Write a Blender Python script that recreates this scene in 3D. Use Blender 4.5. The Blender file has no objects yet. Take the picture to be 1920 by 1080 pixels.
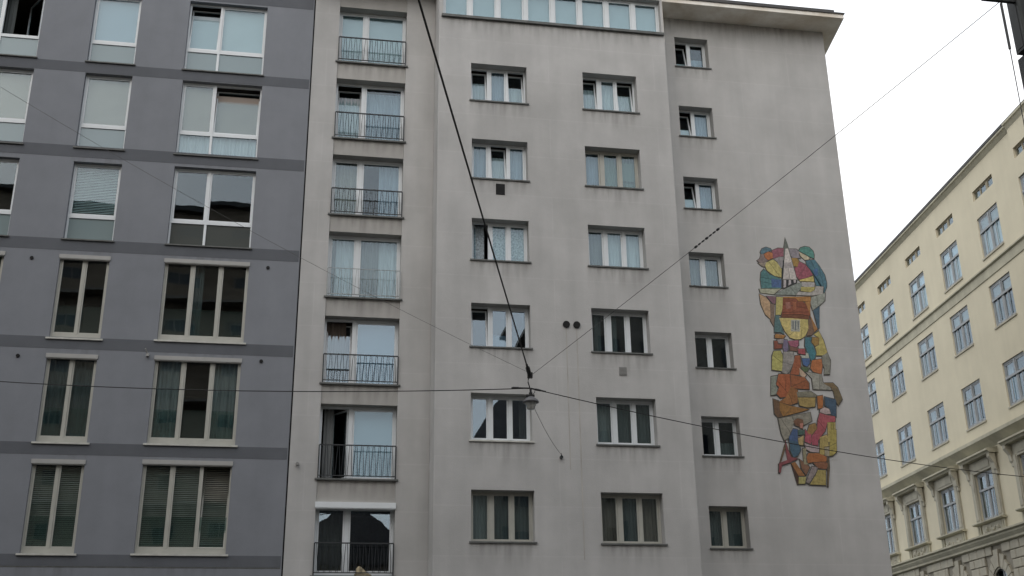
import bpy, math, random
from mathutils import Vector, Matrix
random.seed(7)
C = bpy.context.scene.collection
SC = bpy.context.scene
R = math.radians

# ---------------------------------------------------------------- camera, sky, sun, exposure
cam_data = bpy.data.cameras.new('camera')
cam = bpy.data.objects.new('camera', cam_data); C.objects.link(cam)
cam_data.sensor_width = 36.0
cam_data.lens = 2096.6 / 1920 * 36.0
cam_data.clip_start = 0.1; cam_data.clip_end = 3000
FW = Vector((0.16273014, 0.92148554, 0.35268017))
RT = Vector((0.9854974, -0.16922456, -0.01256704))
UP = Vector((-0.0481018, -0.34961043, 0.93565954))
cam.matrix_world = Matrix(((RT.x, UP.x, -FW.x, 0), (RT.y, UP.y, -FW.y, 0), (RT.z, UP.z, -FW.z, 1.6), (0, 0, 0, 1)))
SC.camera = cam

SUN_EL, SUN_AZ = 32.0, 208.0      # compass-like azimuth measured from +Y, clockwise
w = bpy.data.worlds.new('World'); SC.world = w; w.use_nodes = True
nt = w.node_tree; nt.nodes.clear()
N = nt.nodes.new; L = nt.links.new
sky = N('ShaderNodeTexSky'); sky.sky_type = 'NISHITA'; sky.sun_disc = False
sky.sun_elevation = R(SUN_EL); sky.sun_rotation = R(SUN_AZ); sky.air_density = 1.0; sky.dust_density = 2.0
bg_sky = N('ShaderNodeBackground'); bg_sky.inputs['Strength'].default_value = 0.09
L(sky.outputs[0], bg_sky.inputs[0])
tc = N('ShaderNodeTexCoord')
mp = N('ShaderNodeMapping'); mp.inputs['Scale'].default_value = (1, 1, 2.2)
L(tc.outputs['Generated'], mp.inputs[0])
nz = N('ShaderNodeTexNoise'); nz.inputs['Scale'].default_value = 1.7; nz.inputs['Detail'].default_value = 7; nz.inputs['Roughness'].default_value = .55
L(mp.outputs[0], nz.inputs['Vector'])
# the cloud deck is closed over the street ahead and breaks up behind the camera
sx = N('ShaderNodeSeparateXYZ'); L(tc.outputs['Generated'], sx.inputs[0])
ma = N('ShaderNodeMath'); ma.operation = 'MULTIPLY_ADD'; L(sx.outputs['Y'], ma.inputs[0]); ma.inputs[1].default_value = 0.42
L(nz.outputs['Fac'], ma.inputs[2])
cr = N('ShaderNodeValToRGB'); cr.color_ramp.elements[0].position = .30; cr.color_ramp.elements[1].position = .56
cr.color_ramp.elements[0].color = (.35, .35, .35, 1)
L(ma.outputs[0], cr.inputs[0])
bg_cl = N('ShaderNodeBackground')
nz2 = N('ShaderNodeTexNoise'); nz2.inputs['Scale'].default_value = 3.2; nz2.inputs['Detail'].default_value = 6
L(mp.outputs[0], nz2.inputs['Vector'])
cr2 = N('ShaderNodeValToRGB'); cr2.color_ramp.elements[0].position = .3; cr2.color_ramp.elements[1].position = .7
cr2.color_ramp.elements[0].color = (.80, .85, .92, 1); cr2.color_ramp.elements[1].color = (1, 1, 1, 1)
L(nz2.outputs['Fac'], cr2.inputs[0]); L(cr2.outputs[0], bg_cl.inputs[0])
bg_cl.inputs['Strength'].default_value = 1.35
mx = N('ShaderNodeMixShader'); L(cr.outputs[0], mx.inputs[0]); L(bg_sky.outputs[0], mx.inputs[1]); L(bg_cl.outputs[0], mx.inputs[2])
wo = N('ShaderNodeOutputWorld'); L(mx.outputs[0], wo.inputs[0])

sd = bpy.data.lights.new('sun', 'SUN'); sd.energy = 1.5; sd.angle = R(95); sd.color = (1, .97, .92)
sun = bpy.data.objects.new('sun', sd); C.objects.link(sun)
az, el = R(SUN_AZ), R(SUN_EL)
sdir = Vector((math.sin(az) * math.cos(el), math.cos(az) * math.cos(el), math.sin(el)))
sun.rotation_euler = sdir.to_track_quat('Z', 'Y').to_euler()
SC.view_settings.view_transform = 'Standard'; SC.view_settings.look = 'None'
SC.view_settings.exposure = 0.10; SC.view_settings.gamma = 1.0; SC.view_settings.use_curve_mapping = False
SC.cycles.max_bounces = 8; SC.cycles.transparent_max_bounces = 16
SC.cycles.caustics_reflective = False; SC.cycles.caustics_refractive = False

# ---------------------------------------------------------------- materials
def newmat(name):
    m = bpy.data.materials.new(name); m.use_nodes = True
    t = m.node_tree; b = t.nodes['Principled BSDF']
    return m, t, b
def mat(name, col, rough=.8, var=.12, scale=3.0, bump=0.0, bscale=60.0, metal=0.0, streak=0.0, spec=.3, tint=None, stretch=None, joints=0):
    m, t, b = newmat(name)
    n = t.nodes.new; l = t.links.new
    tc = n('ShaderNodeTexCoord')
    src = tc.outputs['Object']
    mpn = n('ShaderNodeMapping'); l(src, mpn.inputs[0])
    if stretch: mpn.inputs['Scale'].default_value = stretch
    a = n('ShaderNodeTexNoise'); a.inputs['Scale'].default_value = scale; a.inputs['Detail'].default_value = 8; a.inputs['Roughness'].default_value = .6
    l(mpn.outputs[0], a.inputs['Vector'])
    ramp = n('ShaderNodeValToRGB'); l(a.outputs['Fac'], ramp.inputs[0])
    t2 = tint or (1, 1, 1)
    lo = tuple(max(0, c * (1 - var)) * k for c, k in zip(col, t2)); hi = tuple(min(1, c * (1 + var)) for c in col)
    ramp.color_ramp.elements[0].position = .33; ramp.color_ramp.elements[1].position = .67
    ramp.color_ramp.elements[0].color = (*lo, 1); ramp.color_ramp.elements[1].color = (*hi, 1)
    out = ramp.outputs[0]
    if streak > 0:     # rain streaks, long in z
        ms = n('ShaderNodeMapping'); ms.inputs['Scale'].default_value = (2.0, 2.0, .2); l(src, ms.inputs[0])
        s = n('ShaderNodeTexNoise'); s.inputs['Scale'].default_value = 1.0; s.inputs['Detail'].default_value = 6; l(ms.outputs[0], s.inputs['Vector'])
        big = n('ShaderNodeTexNoise'); big.inputs['Scale'].default_value = .22; big.inputs['Detail'].default_value = 3; l(src, big.inputs['Vector'])
        mm = n('ShaderNodeMath'); mm.operation = 'ADD'; l(s.outputs['Fac'], mm.inputs[0]); l(big.outputs['Fac'], mm.inputs[1])
        rr = n('ShaderNodeMapRange'); rr.inputs[1].default_value = .75; rr.inputs[2].default_value = 1.3; rr.inputs[3].default_value = 1 - streak; rr.inputs[4].default_value = 1 + streak * .4
        l(mm.outputs[0], rr.inputs[0])
        mul = n('ShaderNodeMix'); mul.data_type = 'RGBA'; mul.blend_type = 'MULTIPLY'; mul.inputs[0].default_value = 1
        cc = n('ShaderNodeCombineColor'); [l(rr.outputs[0], cc.inputs[i]) for i in range(3)]
        l(out, mul.inputs[6]); l(cc.outputs[0], mul.inputs[7]); out = mul.outputs[2]
    l(out, b.inputs['Base Color'])
    b.inputs['Roughness'].default_value = rough; b.inputs['Metallic'].default_value = metal; b.inputs['Specular IOR Level'].default_value = spec
    if joints:     # faint day-work joints in the render
        sp = n('ShaderNodeSeparateXYZ'); l(src, sp.inputs[0]); cb = n('ShaderNodeCombineXYZ'); l(sp.outputs[0], cb.inputs[0]); l(sp.outputs[2], cb.inputs[1])
        bk = n('ShaderNodeTexBrick'); l(cb.outputs[0], bk.inputs[0]); bk.inputs['Scale'].default_value = 1; bk.inputs['Brick Width'].default_value = 3.7; bk.inputs['Row Height'].default_value = 1.42
        bk.inputs['Mortar Size'].default_value = .03; bk.inputs['Mortar Smooth'].default_value = 1
        bk.inputs['Color1'].default_value = (1, 1, 1, 1); bk.inputs['Color2'].default_value = (.975, .975, .97, 1); bk.inputs['Mortar'].default_value = (1.06, 1.06, 1.06, 1)
        mj = n('ShaderNodeMix'); mj.data_type = 'RGBA'; mj.blend_type = 'MULTIPLY'; mj.inputs[0].default_value = joints; l(out, mj.inputs[6]); l(bk.outputs[0], mj.inputs[7]); out = mj.outputs[2]
        l(out, b.inputs['Base Color'])
    if bump > 0:
        bn = n('ShaderNodeTexNoise'); bn.inputs['Scale'].default_value = bscale; bn.inputs['Detail'].default_value = 4; l(src, bn.inputs['Vector'])
        bp = n('ShaderNodeBump'); bp.inputs['Strength'].default_value = bump; bp.inputs['Distance'].default_value = .02; l(bn.outputs['Fac'], bp.inputs['Height']); l(bp.outputs[0], b.inputs['Normal'])
    return m
def glass(name, ior=1.6, tint=(.86, .92, .92), wave=.0010, frost=None):
    m, t, b = newmat(name); t.nodes.remove(b)
    n = t.nodes.new; l = t.links.new
    out = t.nodes['Material Output']
    tr = n('ShaderNodeBsdfTransparent'); tr.inputs[0].default_value = (*tint, 1)
    gl = n('ShaderNodeBsdfGlossy'); gl.inputs['Roughness'].default_value = .0; gl.inputs[0].default_value = (.80, .90, 1, 1)
    fr = n('ShaderNodeFresnel')
    ge = n('ShaderNodeNewGeometry'); mi = n('ShaderNodeMapRange'); mi.inputs[3].default_value = ior; mi.inputs[4].default_value = 1 / ior
    l(ge.outputs['Backfacing'], mi.inputs[0]); l(mi.outputs[0], fr.inputs[0])
    tc = n('ShaderNodeTexCoord'); nz = n('ShaderNodeTexNoise'); nz.inputs['Scale'].default_value = 1.6; nz.inputs['Detail'].default_value = 1
    l(tc.outputs['Object'], nz.inputs['Vector'])
    bp = n('ShaderNodeBump'); bp.inputs['Strength'].default_value = 1; bp.inputs['Distance'].default_value = wave; l(nz.outputs['Fac'], bp.inputs['Height'])
    l(bp.outputs[0], gl.inputs['Normal'])
    base = tr.outputs[0]
    if frost:
        df = n('ShaderNodeBsdfDiffuse'); df.inputs[0].default_value = (*frost[:3], 1)
        m1 = n('ShaderNodeMixShader'); m1.inputs[0].default_value = frost[3]; l(base, m1.inputs[1]); l(df.outputs[0], m1.inputs[2]); base = m1.outputs[0]
    mxs = n('ShaderNodeMixShader'); l(fr.outputs[0], mxs.inputs[0]); l(base, mxs.inputs[1]); l(gl.outputs[0], mxs.inputs[2])
    l(mxs.outputs[0], out.inputs[0])
    return m
M = {}
M['plaster'] = mat('cream_plaster', (.462, .459, .449), .92, .075, .7, .25, 45, streak=.11, joints=.8)
M['plaster_panel'] = mat('spandrel_plaster', (.42, .41, .388), .92, .07, 1.2, .25, 45, streak=.11)
M['soffit'] = mat('soffit_paint', (.80, .78, .73), .85, .16, 1.1, .05, 30, tint=(1, .93, .84))
M['grey_wall'] = mat('blue_grey_render', (.222, .235, .258), .92, .05, 1.1, .3, 60, streak=.06)
M['grey_band'] = mat('dark_grey_band', (.122, .130, .144), .92, .06, 1.3, .3, 60, streak=.06)
M['white_frame'] = mat('white_frame', (.68, .72, .74), .35, .04, 2, spec=.5)
M['ivory_frame'] = mat('ivory_frame', (.43, .43, .385), .45, .08, 2.5, spec=.4)
M['grey_frame'] = mat('aged_grey_frame', (.30, .32, .33), .6, .18, 2.5)
M['sill_metal'] = mat('dark_sill_metal', (.10, .105, .10), .55, .25, 4, spec=.4)
M['sill_pale'] = mat('pale_sill', (.50, .50, .46), .6, .15, 4)
M['box'] = mat('roller_box', (.37, .37, .355), .5, .06, 2)
M['iron'] = mat('black_iron', (.018, .022, .025), .45, .2, 8, spec=.5)
M['iron_grey'] = mat('galvanised_rail', (.30, .32, .32), .5, .2, 8, metal=.3)
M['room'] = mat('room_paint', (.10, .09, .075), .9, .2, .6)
M['glass'] = glass('window_glass')
M['glass_strong'] = glass('coated_glass', ior=1.95, tint=(.72, .8, .82))
M['glass_guard'] = glass('green_guard_glass', ior=1.6, tint=(.80, .88, .86), frost=(.09, .13, .125, .07))
M['glass_frost'] = glass('frosted_glass', ior=1.6, tint=(.55, .66, .66), frost=(.26, .33, .34, .8))
M['glass_dark'] = glass('dark_panel_glass', ior=1.6, tint=(.4, .45, .43), frost=(.09, .10, .095, .85))
M['cloud_shade'] = mat('white_blind', (.50, .575, .625), .8, .04, 1)
M['pale_blue'] = mat('sky_tinted_blind', (.38, .47, .57), .8, .04, 1)  # pale blind; its blue also stands in for sky reflected in the panes
M['beige_shade'] = mat('beige_blind', (.37, .315, .275), .8, .07, 1.2)
M['white_curtain'] = mat('white_curtain', (.52, .56, .60), .9, .12, 6, stretch=(1, 1, .1))
M['blue_curtain'] = mat('bluish_curtain', (.29, .34, .42), .9, .15, 6, stretch=(1, 1, .1))
M['grey_curtain'] = mat('grey_curtain', (.20, .21, .21), .9, .18, 6, stretch=(1, 1, .1))
M['dark_curtain'] = mat('dark_curtain', (.08, .09, .09), .9, .2, 6, stretch=(1, 1, .1))
M['brown_curtain'] = mat('brown_curtain', (.15, .12, .10), .9, .2, 6, stretch=(1, 1, .1))
M['tan_curtain'] = mat('tan_curtain', (.28, .26, .23), .9, .2, 6, stretch=(1, 1, .1))
M['green_curtain'] = mat('green_curtain', (.17, .23, .20), .9, .15, 6, stretch=(1, 1, .1))
M['lace'] = mat('lace_curtain', (.42, .48, .52), .9, .45, 16)
M['slat'] = mat('blind_slats', (.24, .24, .205), .6, .12, 3)
M['slat_pale'] = mat('pale_blind_slats', (.46, .53, .54), .5, .1, 3)
M['black'] = mat('cable_rubber', (.02, .02, .02), .6, .2, 5)
M['steel_rope'] = mat('steel_rope', (.13, .13, .125), .55, .2, 9, metal=.4)
M['zinc'] = mat('roof_zinc', (.07, .068, .066), .5, .2, 2, metal=.2)
M['dark_hole'] = mat('vent_dark', (.012, .012, .012), .8, .2, 5)
M['vent_grey'] = mat('vent_grey', (.25, .25, .24), .6, .1, 5)
M['yellow_wall'] = mat('cream_yellow_stucco', (.60, .553, .42), .92, .05, .5, .15, 20, streak=.05)
M['stone'] = mat('grey_stone', (.42, .40, .325), .9, .14, 1.4, .4, 14, streak=.16)
M['stone_band'] = mat('cornice_stone', (.44, .42, .325), .9, .12, 1.2, .3, 14, streak=.15)
M['ashlar'] = mat('ashlar_stone', (.42, .395, .32), .9, .12, 1.2, .4, 12, streak=.10)
M['ashlar_joint'] = mat('ashlar_joint', (.27, .25, .205), .95, .1, 2)
M['lamp_grey'] = mat('lamp_grey_paint', (.10, .10, .105), .5, .15, 6, spec=.5)
M['lamp_glass'] = glass('lamp_bowl_glass', ior=1.5, tint=(.8, .8, .78), frost=(.5, .5, .47, .45))
M['mast'] = mat('mast_dark_steel', (.028, .030, .030), .5, .25, 5, spec=.5)
M['mast_lit'] = mat('mast_lit_side', (.07, .075, .072), .5, .2, 5)  # paler copy of the mast steel, for its lit left side
M['asphalt'] = mat('asphalt', (.055, .055, .055), .9, .2, 1.5, .6, 70)
M['paving'] = mat('paving', (.17, .165, .155), .9, .15, 2, .3, 30)
M['brown_facade'] = mat('brown_facade', (.30, .235, .175), .9, .12, .6, .2, 20, streak=.1)
M['tan_facade'] = mat('tan_facade', (.30, .27, .23), .9, .1, .6, .2, 20, streak=.1)
M['dark_glass'] = mat('dark_window', (.03, .035, .04), .1, .2, 1, spec=.6)
M['roof_tile'] = mat('roof_tiles', (.15, .14, .14), .8, .2, 6)
M['bark'] = mat('bark', (.09, .07, .05), .95, .3, 6)
M['leaf'] = mat('leaf', (.06, .095, .04), .7, .4, 5)
M['cloth'] = mat('beige_cloth', (.42, .36, .24), .9, .15, 8)
M['stain'] = mat('rust_drip', (.405, .39, .36), .9, .15, 6, stretch=(1, 1, .2))
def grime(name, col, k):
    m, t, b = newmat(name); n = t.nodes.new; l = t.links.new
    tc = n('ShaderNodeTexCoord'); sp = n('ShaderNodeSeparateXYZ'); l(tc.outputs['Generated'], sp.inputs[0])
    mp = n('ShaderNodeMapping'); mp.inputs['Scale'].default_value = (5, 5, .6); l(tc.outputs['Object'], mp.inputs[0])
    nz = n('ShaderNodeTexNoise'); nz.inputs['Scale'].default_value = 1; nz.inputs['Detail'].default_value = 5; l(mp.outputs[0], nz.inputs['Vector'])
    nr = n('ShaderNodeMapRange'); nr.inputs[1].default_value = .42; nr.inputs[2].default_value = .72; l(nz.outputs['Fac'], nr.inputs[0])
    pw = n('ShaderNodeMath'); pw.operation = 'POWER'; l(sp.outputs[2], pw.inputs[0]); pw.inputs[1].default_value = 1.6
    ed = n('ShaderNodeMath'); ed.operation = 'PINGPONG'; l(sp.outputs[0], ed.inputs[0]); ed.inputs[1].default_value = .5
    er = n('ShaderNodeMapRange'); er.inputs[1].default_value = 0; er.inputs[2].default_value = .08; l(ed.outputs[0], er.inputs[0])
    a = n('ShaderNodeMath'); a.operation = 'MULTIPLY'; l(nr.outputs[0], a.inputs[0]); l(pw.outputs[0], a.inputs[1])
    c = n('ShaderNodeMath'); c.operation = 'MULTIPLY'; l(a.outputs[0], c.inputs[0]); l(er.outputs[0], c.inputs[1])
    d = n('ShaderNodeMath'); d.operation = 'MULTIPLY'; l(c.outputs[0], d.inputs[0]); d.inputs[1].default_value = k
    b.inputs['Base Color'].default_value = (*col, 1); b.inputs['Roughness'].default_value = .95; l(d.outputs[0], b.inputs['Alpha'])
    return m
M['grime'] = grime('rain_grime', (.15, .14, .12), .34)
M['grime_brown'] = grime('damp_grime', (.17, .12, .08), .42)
M['grout'] = mat('mosaic_grout', (.10, .095, .085), .9, .2, 10)

# ---------------------------------------------------------------- mesh helpers
class MB:
    def __init__(s): s.v = []; s.f = []
    def quad(s, a, b, c, d):
        i = len(s.v); s.v += [a, b, c, d]; s.f.append((i, i + 1, i + 2, i + 3))
    def box(s, x0, x1, y0, y1, z0, z1):
        if x0 > x1: x0, x1 = x1, x0
        if y0 > y1: y0, y1 = y1, y0
        if z0 > z1: z0, z1 = z1, z0
        i = len(s.v)
        s.v += [(x0, y0, z0), (x1, y0, z0), (x1, y1, z0), (x0, y1, z0), (x0, y0, z1), (x1, y0, z1), (x1, y1, z1), (x0, y1, z1)]
        s.f += [tuple(i + k for k in q) for q in ((3, 2, 1, 0), (4, 5, 6, 7), (0, 1, 5, 4), (1, 2, 6, 5), (2, 3, 7, 6), (3, 0, 4, 7))]
        return s
    def prism(s, pts, y0, y1):      # polygon in x,z extruded along y (front face at y0)
        a = sum(p[0] * q[1] - q[0] * p[1] for p, q in zip(pts, pts[1:] + pts[:1]))
        if a < 0: pts = pts[::-1]
        i = len(s.v); n = len(pts)
        s.v += [(x, y0, z) for x, z in pts] + [(x, y1, z) for x, z in pts]
        s.f.append(tuple(range(i, i + n))); s.f.append(tuple(range(i + 2 * n - 1, i + n - 1, -1)))
        for k in range(n):
            j = (k + 1) % n; s.f.append((i + j, i + k, i + n + k, i + n + j))
        return s
    def profile(s, prof, x0, x1):    # closed profile in (y,z) extruded along x
        i = len(s.v); n = len(prof)
        s.v += [(x0, y, z) for y, z in prof] + [(x1, y, z) for y, z in prof]
        s.f.append(tuple(range(i, i + n))); s.f.append(tuple(range(i + 2 * n - 1, i + n - 1, -1)))
        for k in range(n):
            j = (k + 1) % n; s.f.append((i + k, i + n + k, i + n + j, i + j))
        return s
    def tube(s, pts, r, n=6, r1=None):
        pts = [Vector(p) for p in pts]; i0 = len(s.v)
        for k, p in enumerate(pts):
            d = (pts[min(k + 1, len(pts) - 1)] - pts[max(k - 1, 0)]).normalized()
            a = d.cross(Vector((0, 0, 1)))
            if a.length < .01: a = d.cross(Vector((0, 1, 0)))
            a.normalize(); b = d.cross(a)
            rr = r if r1 is None else r + (r1 - r) * k / (len(pts) - 1)
            for q in range(n):
                t = 2 * math.pi * q / n; s.v.append(tuple(p + a * rr * math.cos(t) + b * rr * math.sin(t)))
        for k in range(len(pts) - 1):
            for q in range(n):
                a = i0 + k * n + q; b = i0 + k * n + (q + 1) % n; s.f.append((a, b, b + n, a + n))
        s.f.append(tuple(i0 + q for q in range(n))[::-1]); e = i0 + (len(pts) - 1) * n; s.f.append(tuple(e + q for q in range(n)))
        return s
    def lathe(s, prof, cx, cy, n=20):    # prof: (r, z)
        i0 = len(s.v)
        for r, z in prof:
            for q in range(n):
                t = 2 * math.pi * q / n; s.v.append((cx + r * math.cos(t), cy + r * math.sin(t), z))
        for k in range(len(prof) - 1):
            for q in range(n):
                a = i0 + k * n + q; b = i0 + k * n + (q + 1) % n; s.f.append((a, b, b + n, a + n))
        return s
    def mesh(s, name, org=(0, 0, 0), m=None, smooth=False):
        me = bpy.data.meshes.new(name)
        me.from_pydata([(x - org[0], y - org[1], z - org[2]) for x, y, z in s.v], [], s.f)
        me.update()
        if m: me.materials.append(m)
        if smooth: me.shade_smooth()
        return me
WL = {}
def link(name, data, parent=None, loc=(0, 0, 0)):
    o = bpy.data.objects.new(name, data); C.objects.link(o)
    p = WL[parent.name] if parent else (0, 0, 0)
    if parent: o.parent = parent
    o.location = (loc[0] - p[0], loc[1] - p[1], loc[2] - p[2]); WL[o.name] = tuple(loc)
    return o
def part(name, mb, m, parent, loc=None, smooth=False):   # mb in the building's own coordinates
    if loc is None: loc = WL[parent.name] if parent else (0, 0, 0)
    return link(name, mb.mesh(name, loc, M[m], smooth), parent, loc)
def thing(name, label, cat, loc=(0, 0, 0), group=None, rotz=0):
    o = link(name, None, None, loc); o.rotation_euler.z = rotz; o.empty_display_size = .5
    if rotz: WL[o.name] = (0, 0, 0)       # children of a turned building use its own frame
    o['label'] = label; o['category'] = cat
    if group: o['group'] = group
    return o
def tag(o, label, cat, group=None):
    o['label'] = label; o['category'] = cat
    if group: o['group'] = group
    return o
def structure(name, mb, m):
    o = part(name, mb, m, None); o['kind'] = 'structure'; return o

def wall_mb(x0, x1, z0, z1, y, th, holes, mb=None):
    mb = mb or MB()
    xs = sorted({x0, x1, *[h[0] for h in holes], *[h[1] for h in holes]}); zs = sorted({z0, z1, *[h[2] for h in holes], *[h[3] for h in holes]})
    xs = [a for a in xs if x0 <= a <= x1]; zs = [a for a in zs if z0 <= a <= z1]
    def solid(i, j):
        if i < 0 or j < 0 or i >= len(xs) - 1 or j >= len(zs) - 1: return False
        cx = (xs[i] + xs[i + 1]) / 2; cz = (zs[j] + zs[j + 1]) / 2
        return not any(h[0] < cx < h[1] and h[2] < cz < h[3] for h in holes)
    Y = y + th
    for j in range(len(zs) - 1):
        for i in range(len(xs) - 1):
            if not solid(i, j): continue
            a, b, c, d = xs[i], xs[i + 1], zs[j], zs[j + 1]
            mb.quad((a, y, c), (b, y, c), (b, y, d), (a, y, d)); mb.quad((b, Y, c), (a, Y, c), (a, Y, d), (b, Y, d))
            if not solid(i - 1, j): mb.quad((a, Y, c), (a, y, c), (a, y, d), (a, Y, d))
            if not solid(i + 1, j): mb.quad((b, y, c), (b, Y, c), (b, Y, d), (b, y, d))
            if not solid(i, j - 1): mb.quad((a, Y, c), (b, Y, c), (b, y, c), (a, y, c))
            if not solid(i, j + 1): mb.quad((a, y, d), (b, y, d), (b, Y, d), (a, Y, d))
    return mb

def curtain_mb(x0, x1, z0, z1, y, amp=.022, pitch=.11, slant=0.0):
    mb = MB(); n = max(4, int((x1 - x0) / .02)); i0 = 0; ph = random.random() * 6
    for k in range(n + 1):
        x = x0 + (x1 - x0) * k / n
        t = x * 2 * math.pi / pitch + ph
        yy = y + amp * (math.sin(t) + .5 * math.sin(t * .53 + 1.3)) 
        mb.v += [(x, yy, z0), (x + slant, y + .5 * (yy - y), z1)]
    for k in range(n): mb.f.append((2 * k, 2 * k + 2, 2 * k + 3, 2 * k + 1))
    return mb

def window(parent, x0, x1, z0, z1, Y, rec, cols, lights, fm='white_frame', fw=.07, mw=.10, trans=None, lowers=None,
           glassm='glass', bottom=None, sill='sill_metal', sill_over=.06, sill_out=.06, sill_h=.045, box=None, guard=False, label=None, name='window', sash_w=.05, lower_glass='glass_frost'):
    W, H = x1 - x0, z1 - z0; yf = Y + rec; dep = .075
    bot = bottom if bottom else fw
    f = MB()
    f.box(x0, x1, yf, yf + dep, z0, z0 + bot); f.box(x0, x1, yf, yf + dep, z1 - fw, z1)
    f.box(x0, x0 + fw, yf, yf + dep, z0 + bot, z1 - fw); f.box(x1 - fw, x1, yf, yf + dep, z0 + bot, z1 - fw)
    ce = [x0 + fw]
    for k, c in enumerate(cols):
        cx = x0 + W * (c if not isinstance(c, tuple) else c[0]); ww = mw if not isinstance(c, tuple) else c[1]
        f.box(cx - ww / 2, cx + ww / 2, yf - .008, yf + dep, z0 + bot, z1 - fw); ce += [cx - ww / 2, cx + ww / 2]
    ce.append(x1 - fw)
    zb = z0 + bot
    if trans:
        zt = z0 + H * trans
        for k in range(len(ce) // 2): f.box(ce[2 * k], ce[2 * k + 1], yf - .004, yf + dep, zt - .055, zt + .055)
        ztop = zt + .055
    else: ztop = zb
    win = part(name, f, fm, parent, (x0, Y, z0))
    if label: win['label'] = label
    for k in range(len(ce) // 2):
        a, b = ce[2 * k], ce[2 * k + 1]
        st, cont = lights[k]
        c, d = ztop, z1 - fw
        s = MB(); sw = sash_w; o = (a, yf + .05, c)
        g = .004
        ya, yb = yf + .012, yf + .062
        s.box(a + g, b - g, ya, yb, c + g, c + sw); s.box(a + g, b - g, ya, yb, d - sw, d - g)
        s.box(a + g, a + sw, ya, yb, c + sw, d - sw); s.box(b - sw, b - g, ya, yb, c + sw, d - sw)
        p = MB().box(a + sw - .003, b - sw + .003, yf + .030, yf + .040, c + sw - .003, d - sw + .003)
        if st == 'h': o = (b, yf + .05, c)
        objs = [part('sash', s, fm, win, o), part('pane', p, glassm, win, o)]
        for q in objs:
            if st == 't': q.rotation_euler.x = -R(9)
            elif st == 'T': q.rotation_euler.x = -R(14)
            elif st == 'o': q.rotation_euler.z = R(62)
            elif st == 'h': q.rotation_euler.z = -R(55)
            else: q.rotation_euler = (R(random.uniform(-.35, .35)), 0, R(random.uniform(-.35, .35)))
        for it in cont:
            kind, mm = it[0], it[1]; fx0, fx1, fz0, fz1 = (it[2:] + (0, 1, 0, 1))[:4] if len(it) > 2 else (0, 1, 0, 1)
            back = yf + .17 + (.12 if st in 'tToh' else 0)
            xa, xb = a - .03 + (b - a + .06) * fx0, a - .03 + (b - a + .06) * fx1; za, zc = c + (d - c) * fz0 - (.03 if fz0 == 0 else 0), c + (d - c) * fz1 + (.05 if fz1 == 1 else 0)
            if kind == 'c': part('curtain', curtain_mb(xa, xb, za, zc, back), mm, win, (a, Y, c), True)
            elif kind == 'd': part('curtain', curtain_mb(xa, xb, za, zc, back, slant=-.35 * (b - a)), mm, win, (a, Y, c), True)
            elif kind == 's': part('roller_blind', MB().box(xa, xb, back - .05, back - .045, za, zc), mm, win, (a, Y, c))
            elif kind == 'l':
                sl = MB(); z = za
                while z < zc:
                    zz = z + random.uniform(-.003, .003)
                    sl.quad((xa, back - .05, zz), (xb, back - .05, zz), (xb, back - .015, zz + .042), (xa, back - .015, zz + .042)); z += .055
                o2 = part('slatted_blind', sl, mm, win, (a, Y, c)); o2['kind'] = 'stuff'
        if trans:
            lk = lowers[k]
            part('pane', MB().box(a, b, yf + .030, yf + .040, zb, zt - .055), lk[0], win, (a, Y, zb))
            for it in lk[1]:
                if it[0] == 'c': part('curtain', curtain_mb(a - .02, b + .02, zb, zt, yf + .12), it[1], win, (a, Y, zb), True)
                elif it[0] == 's': part('roller_blind', MB().box(a - .02, b + .02, yf + .09, yf + .095, zb, zt), it[1], win, (a, Y, zb))
                else:
                    sl = MB(); z = zb
                    while z < zt:
                        sl.quad((a, yf + .09, z), (b, yf + .09, z), (b, yf + .12, z + .042), (a, yf + .12, z + .042)); z += .055
                    part('slatted_blind', sl, it[1], win, (a, Y, zb))['kind'] = 'stuff'
    if sill:
        sb = MB(); hh = sill_h
        sb.profile([(Y - sill_out, z0 - hh), (Y - sill_out, z0 - .010), (Y - .002, z0 - .002), (yf + .0, z0 + .012), (yf + .0, z0 - .001), (Y - .002, z0 - .012), (Y - .002, z0 - hh)][::-1], x0 - sill_over, x1 + sill_over) if sill_over > 0 else None
        part('sill', sb, sill, win, (x0, Y, z0))
        if Y > 10:
            q = MB(); hh2 = random.uniform(.55, 1.0); q.quad((x0 - .12, Y - .004, z0 - hh - hh2), (x1 + .12, Y - .004, z0 - hh - hh2), (x1 + .12, Y - .004, z0 - hh), (x0 - .12, Y - .004, z0 - hh))
            part('rain_stain', q, 'grime', win, (x0, Y, z0))
    if box:
        h_, out_, over_ = box
        bx = MB().box(x0 - over_, x1 + over_, Y - out_, yf - .002, z1 - h_, z1); bx.box(x0 - over_ + .02, x1 + over_ - .02, Y - out_ + .02, yf - .004, z1 - h_ - .025, z1 - h_)
        part('shutter_box', bx, 'box' if fm == 'ivory_frame' else 'white_frame', win, (x0, Y, z0))
    if guard:
        part('glass_guard', MB().box(x0 + .045, x1 - .045, yf + .085, yf + .095, z0 + bottom * .8, z0 + H * guard), 'glass_guard', win, (x0, Y, z0))
    return win
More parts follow.
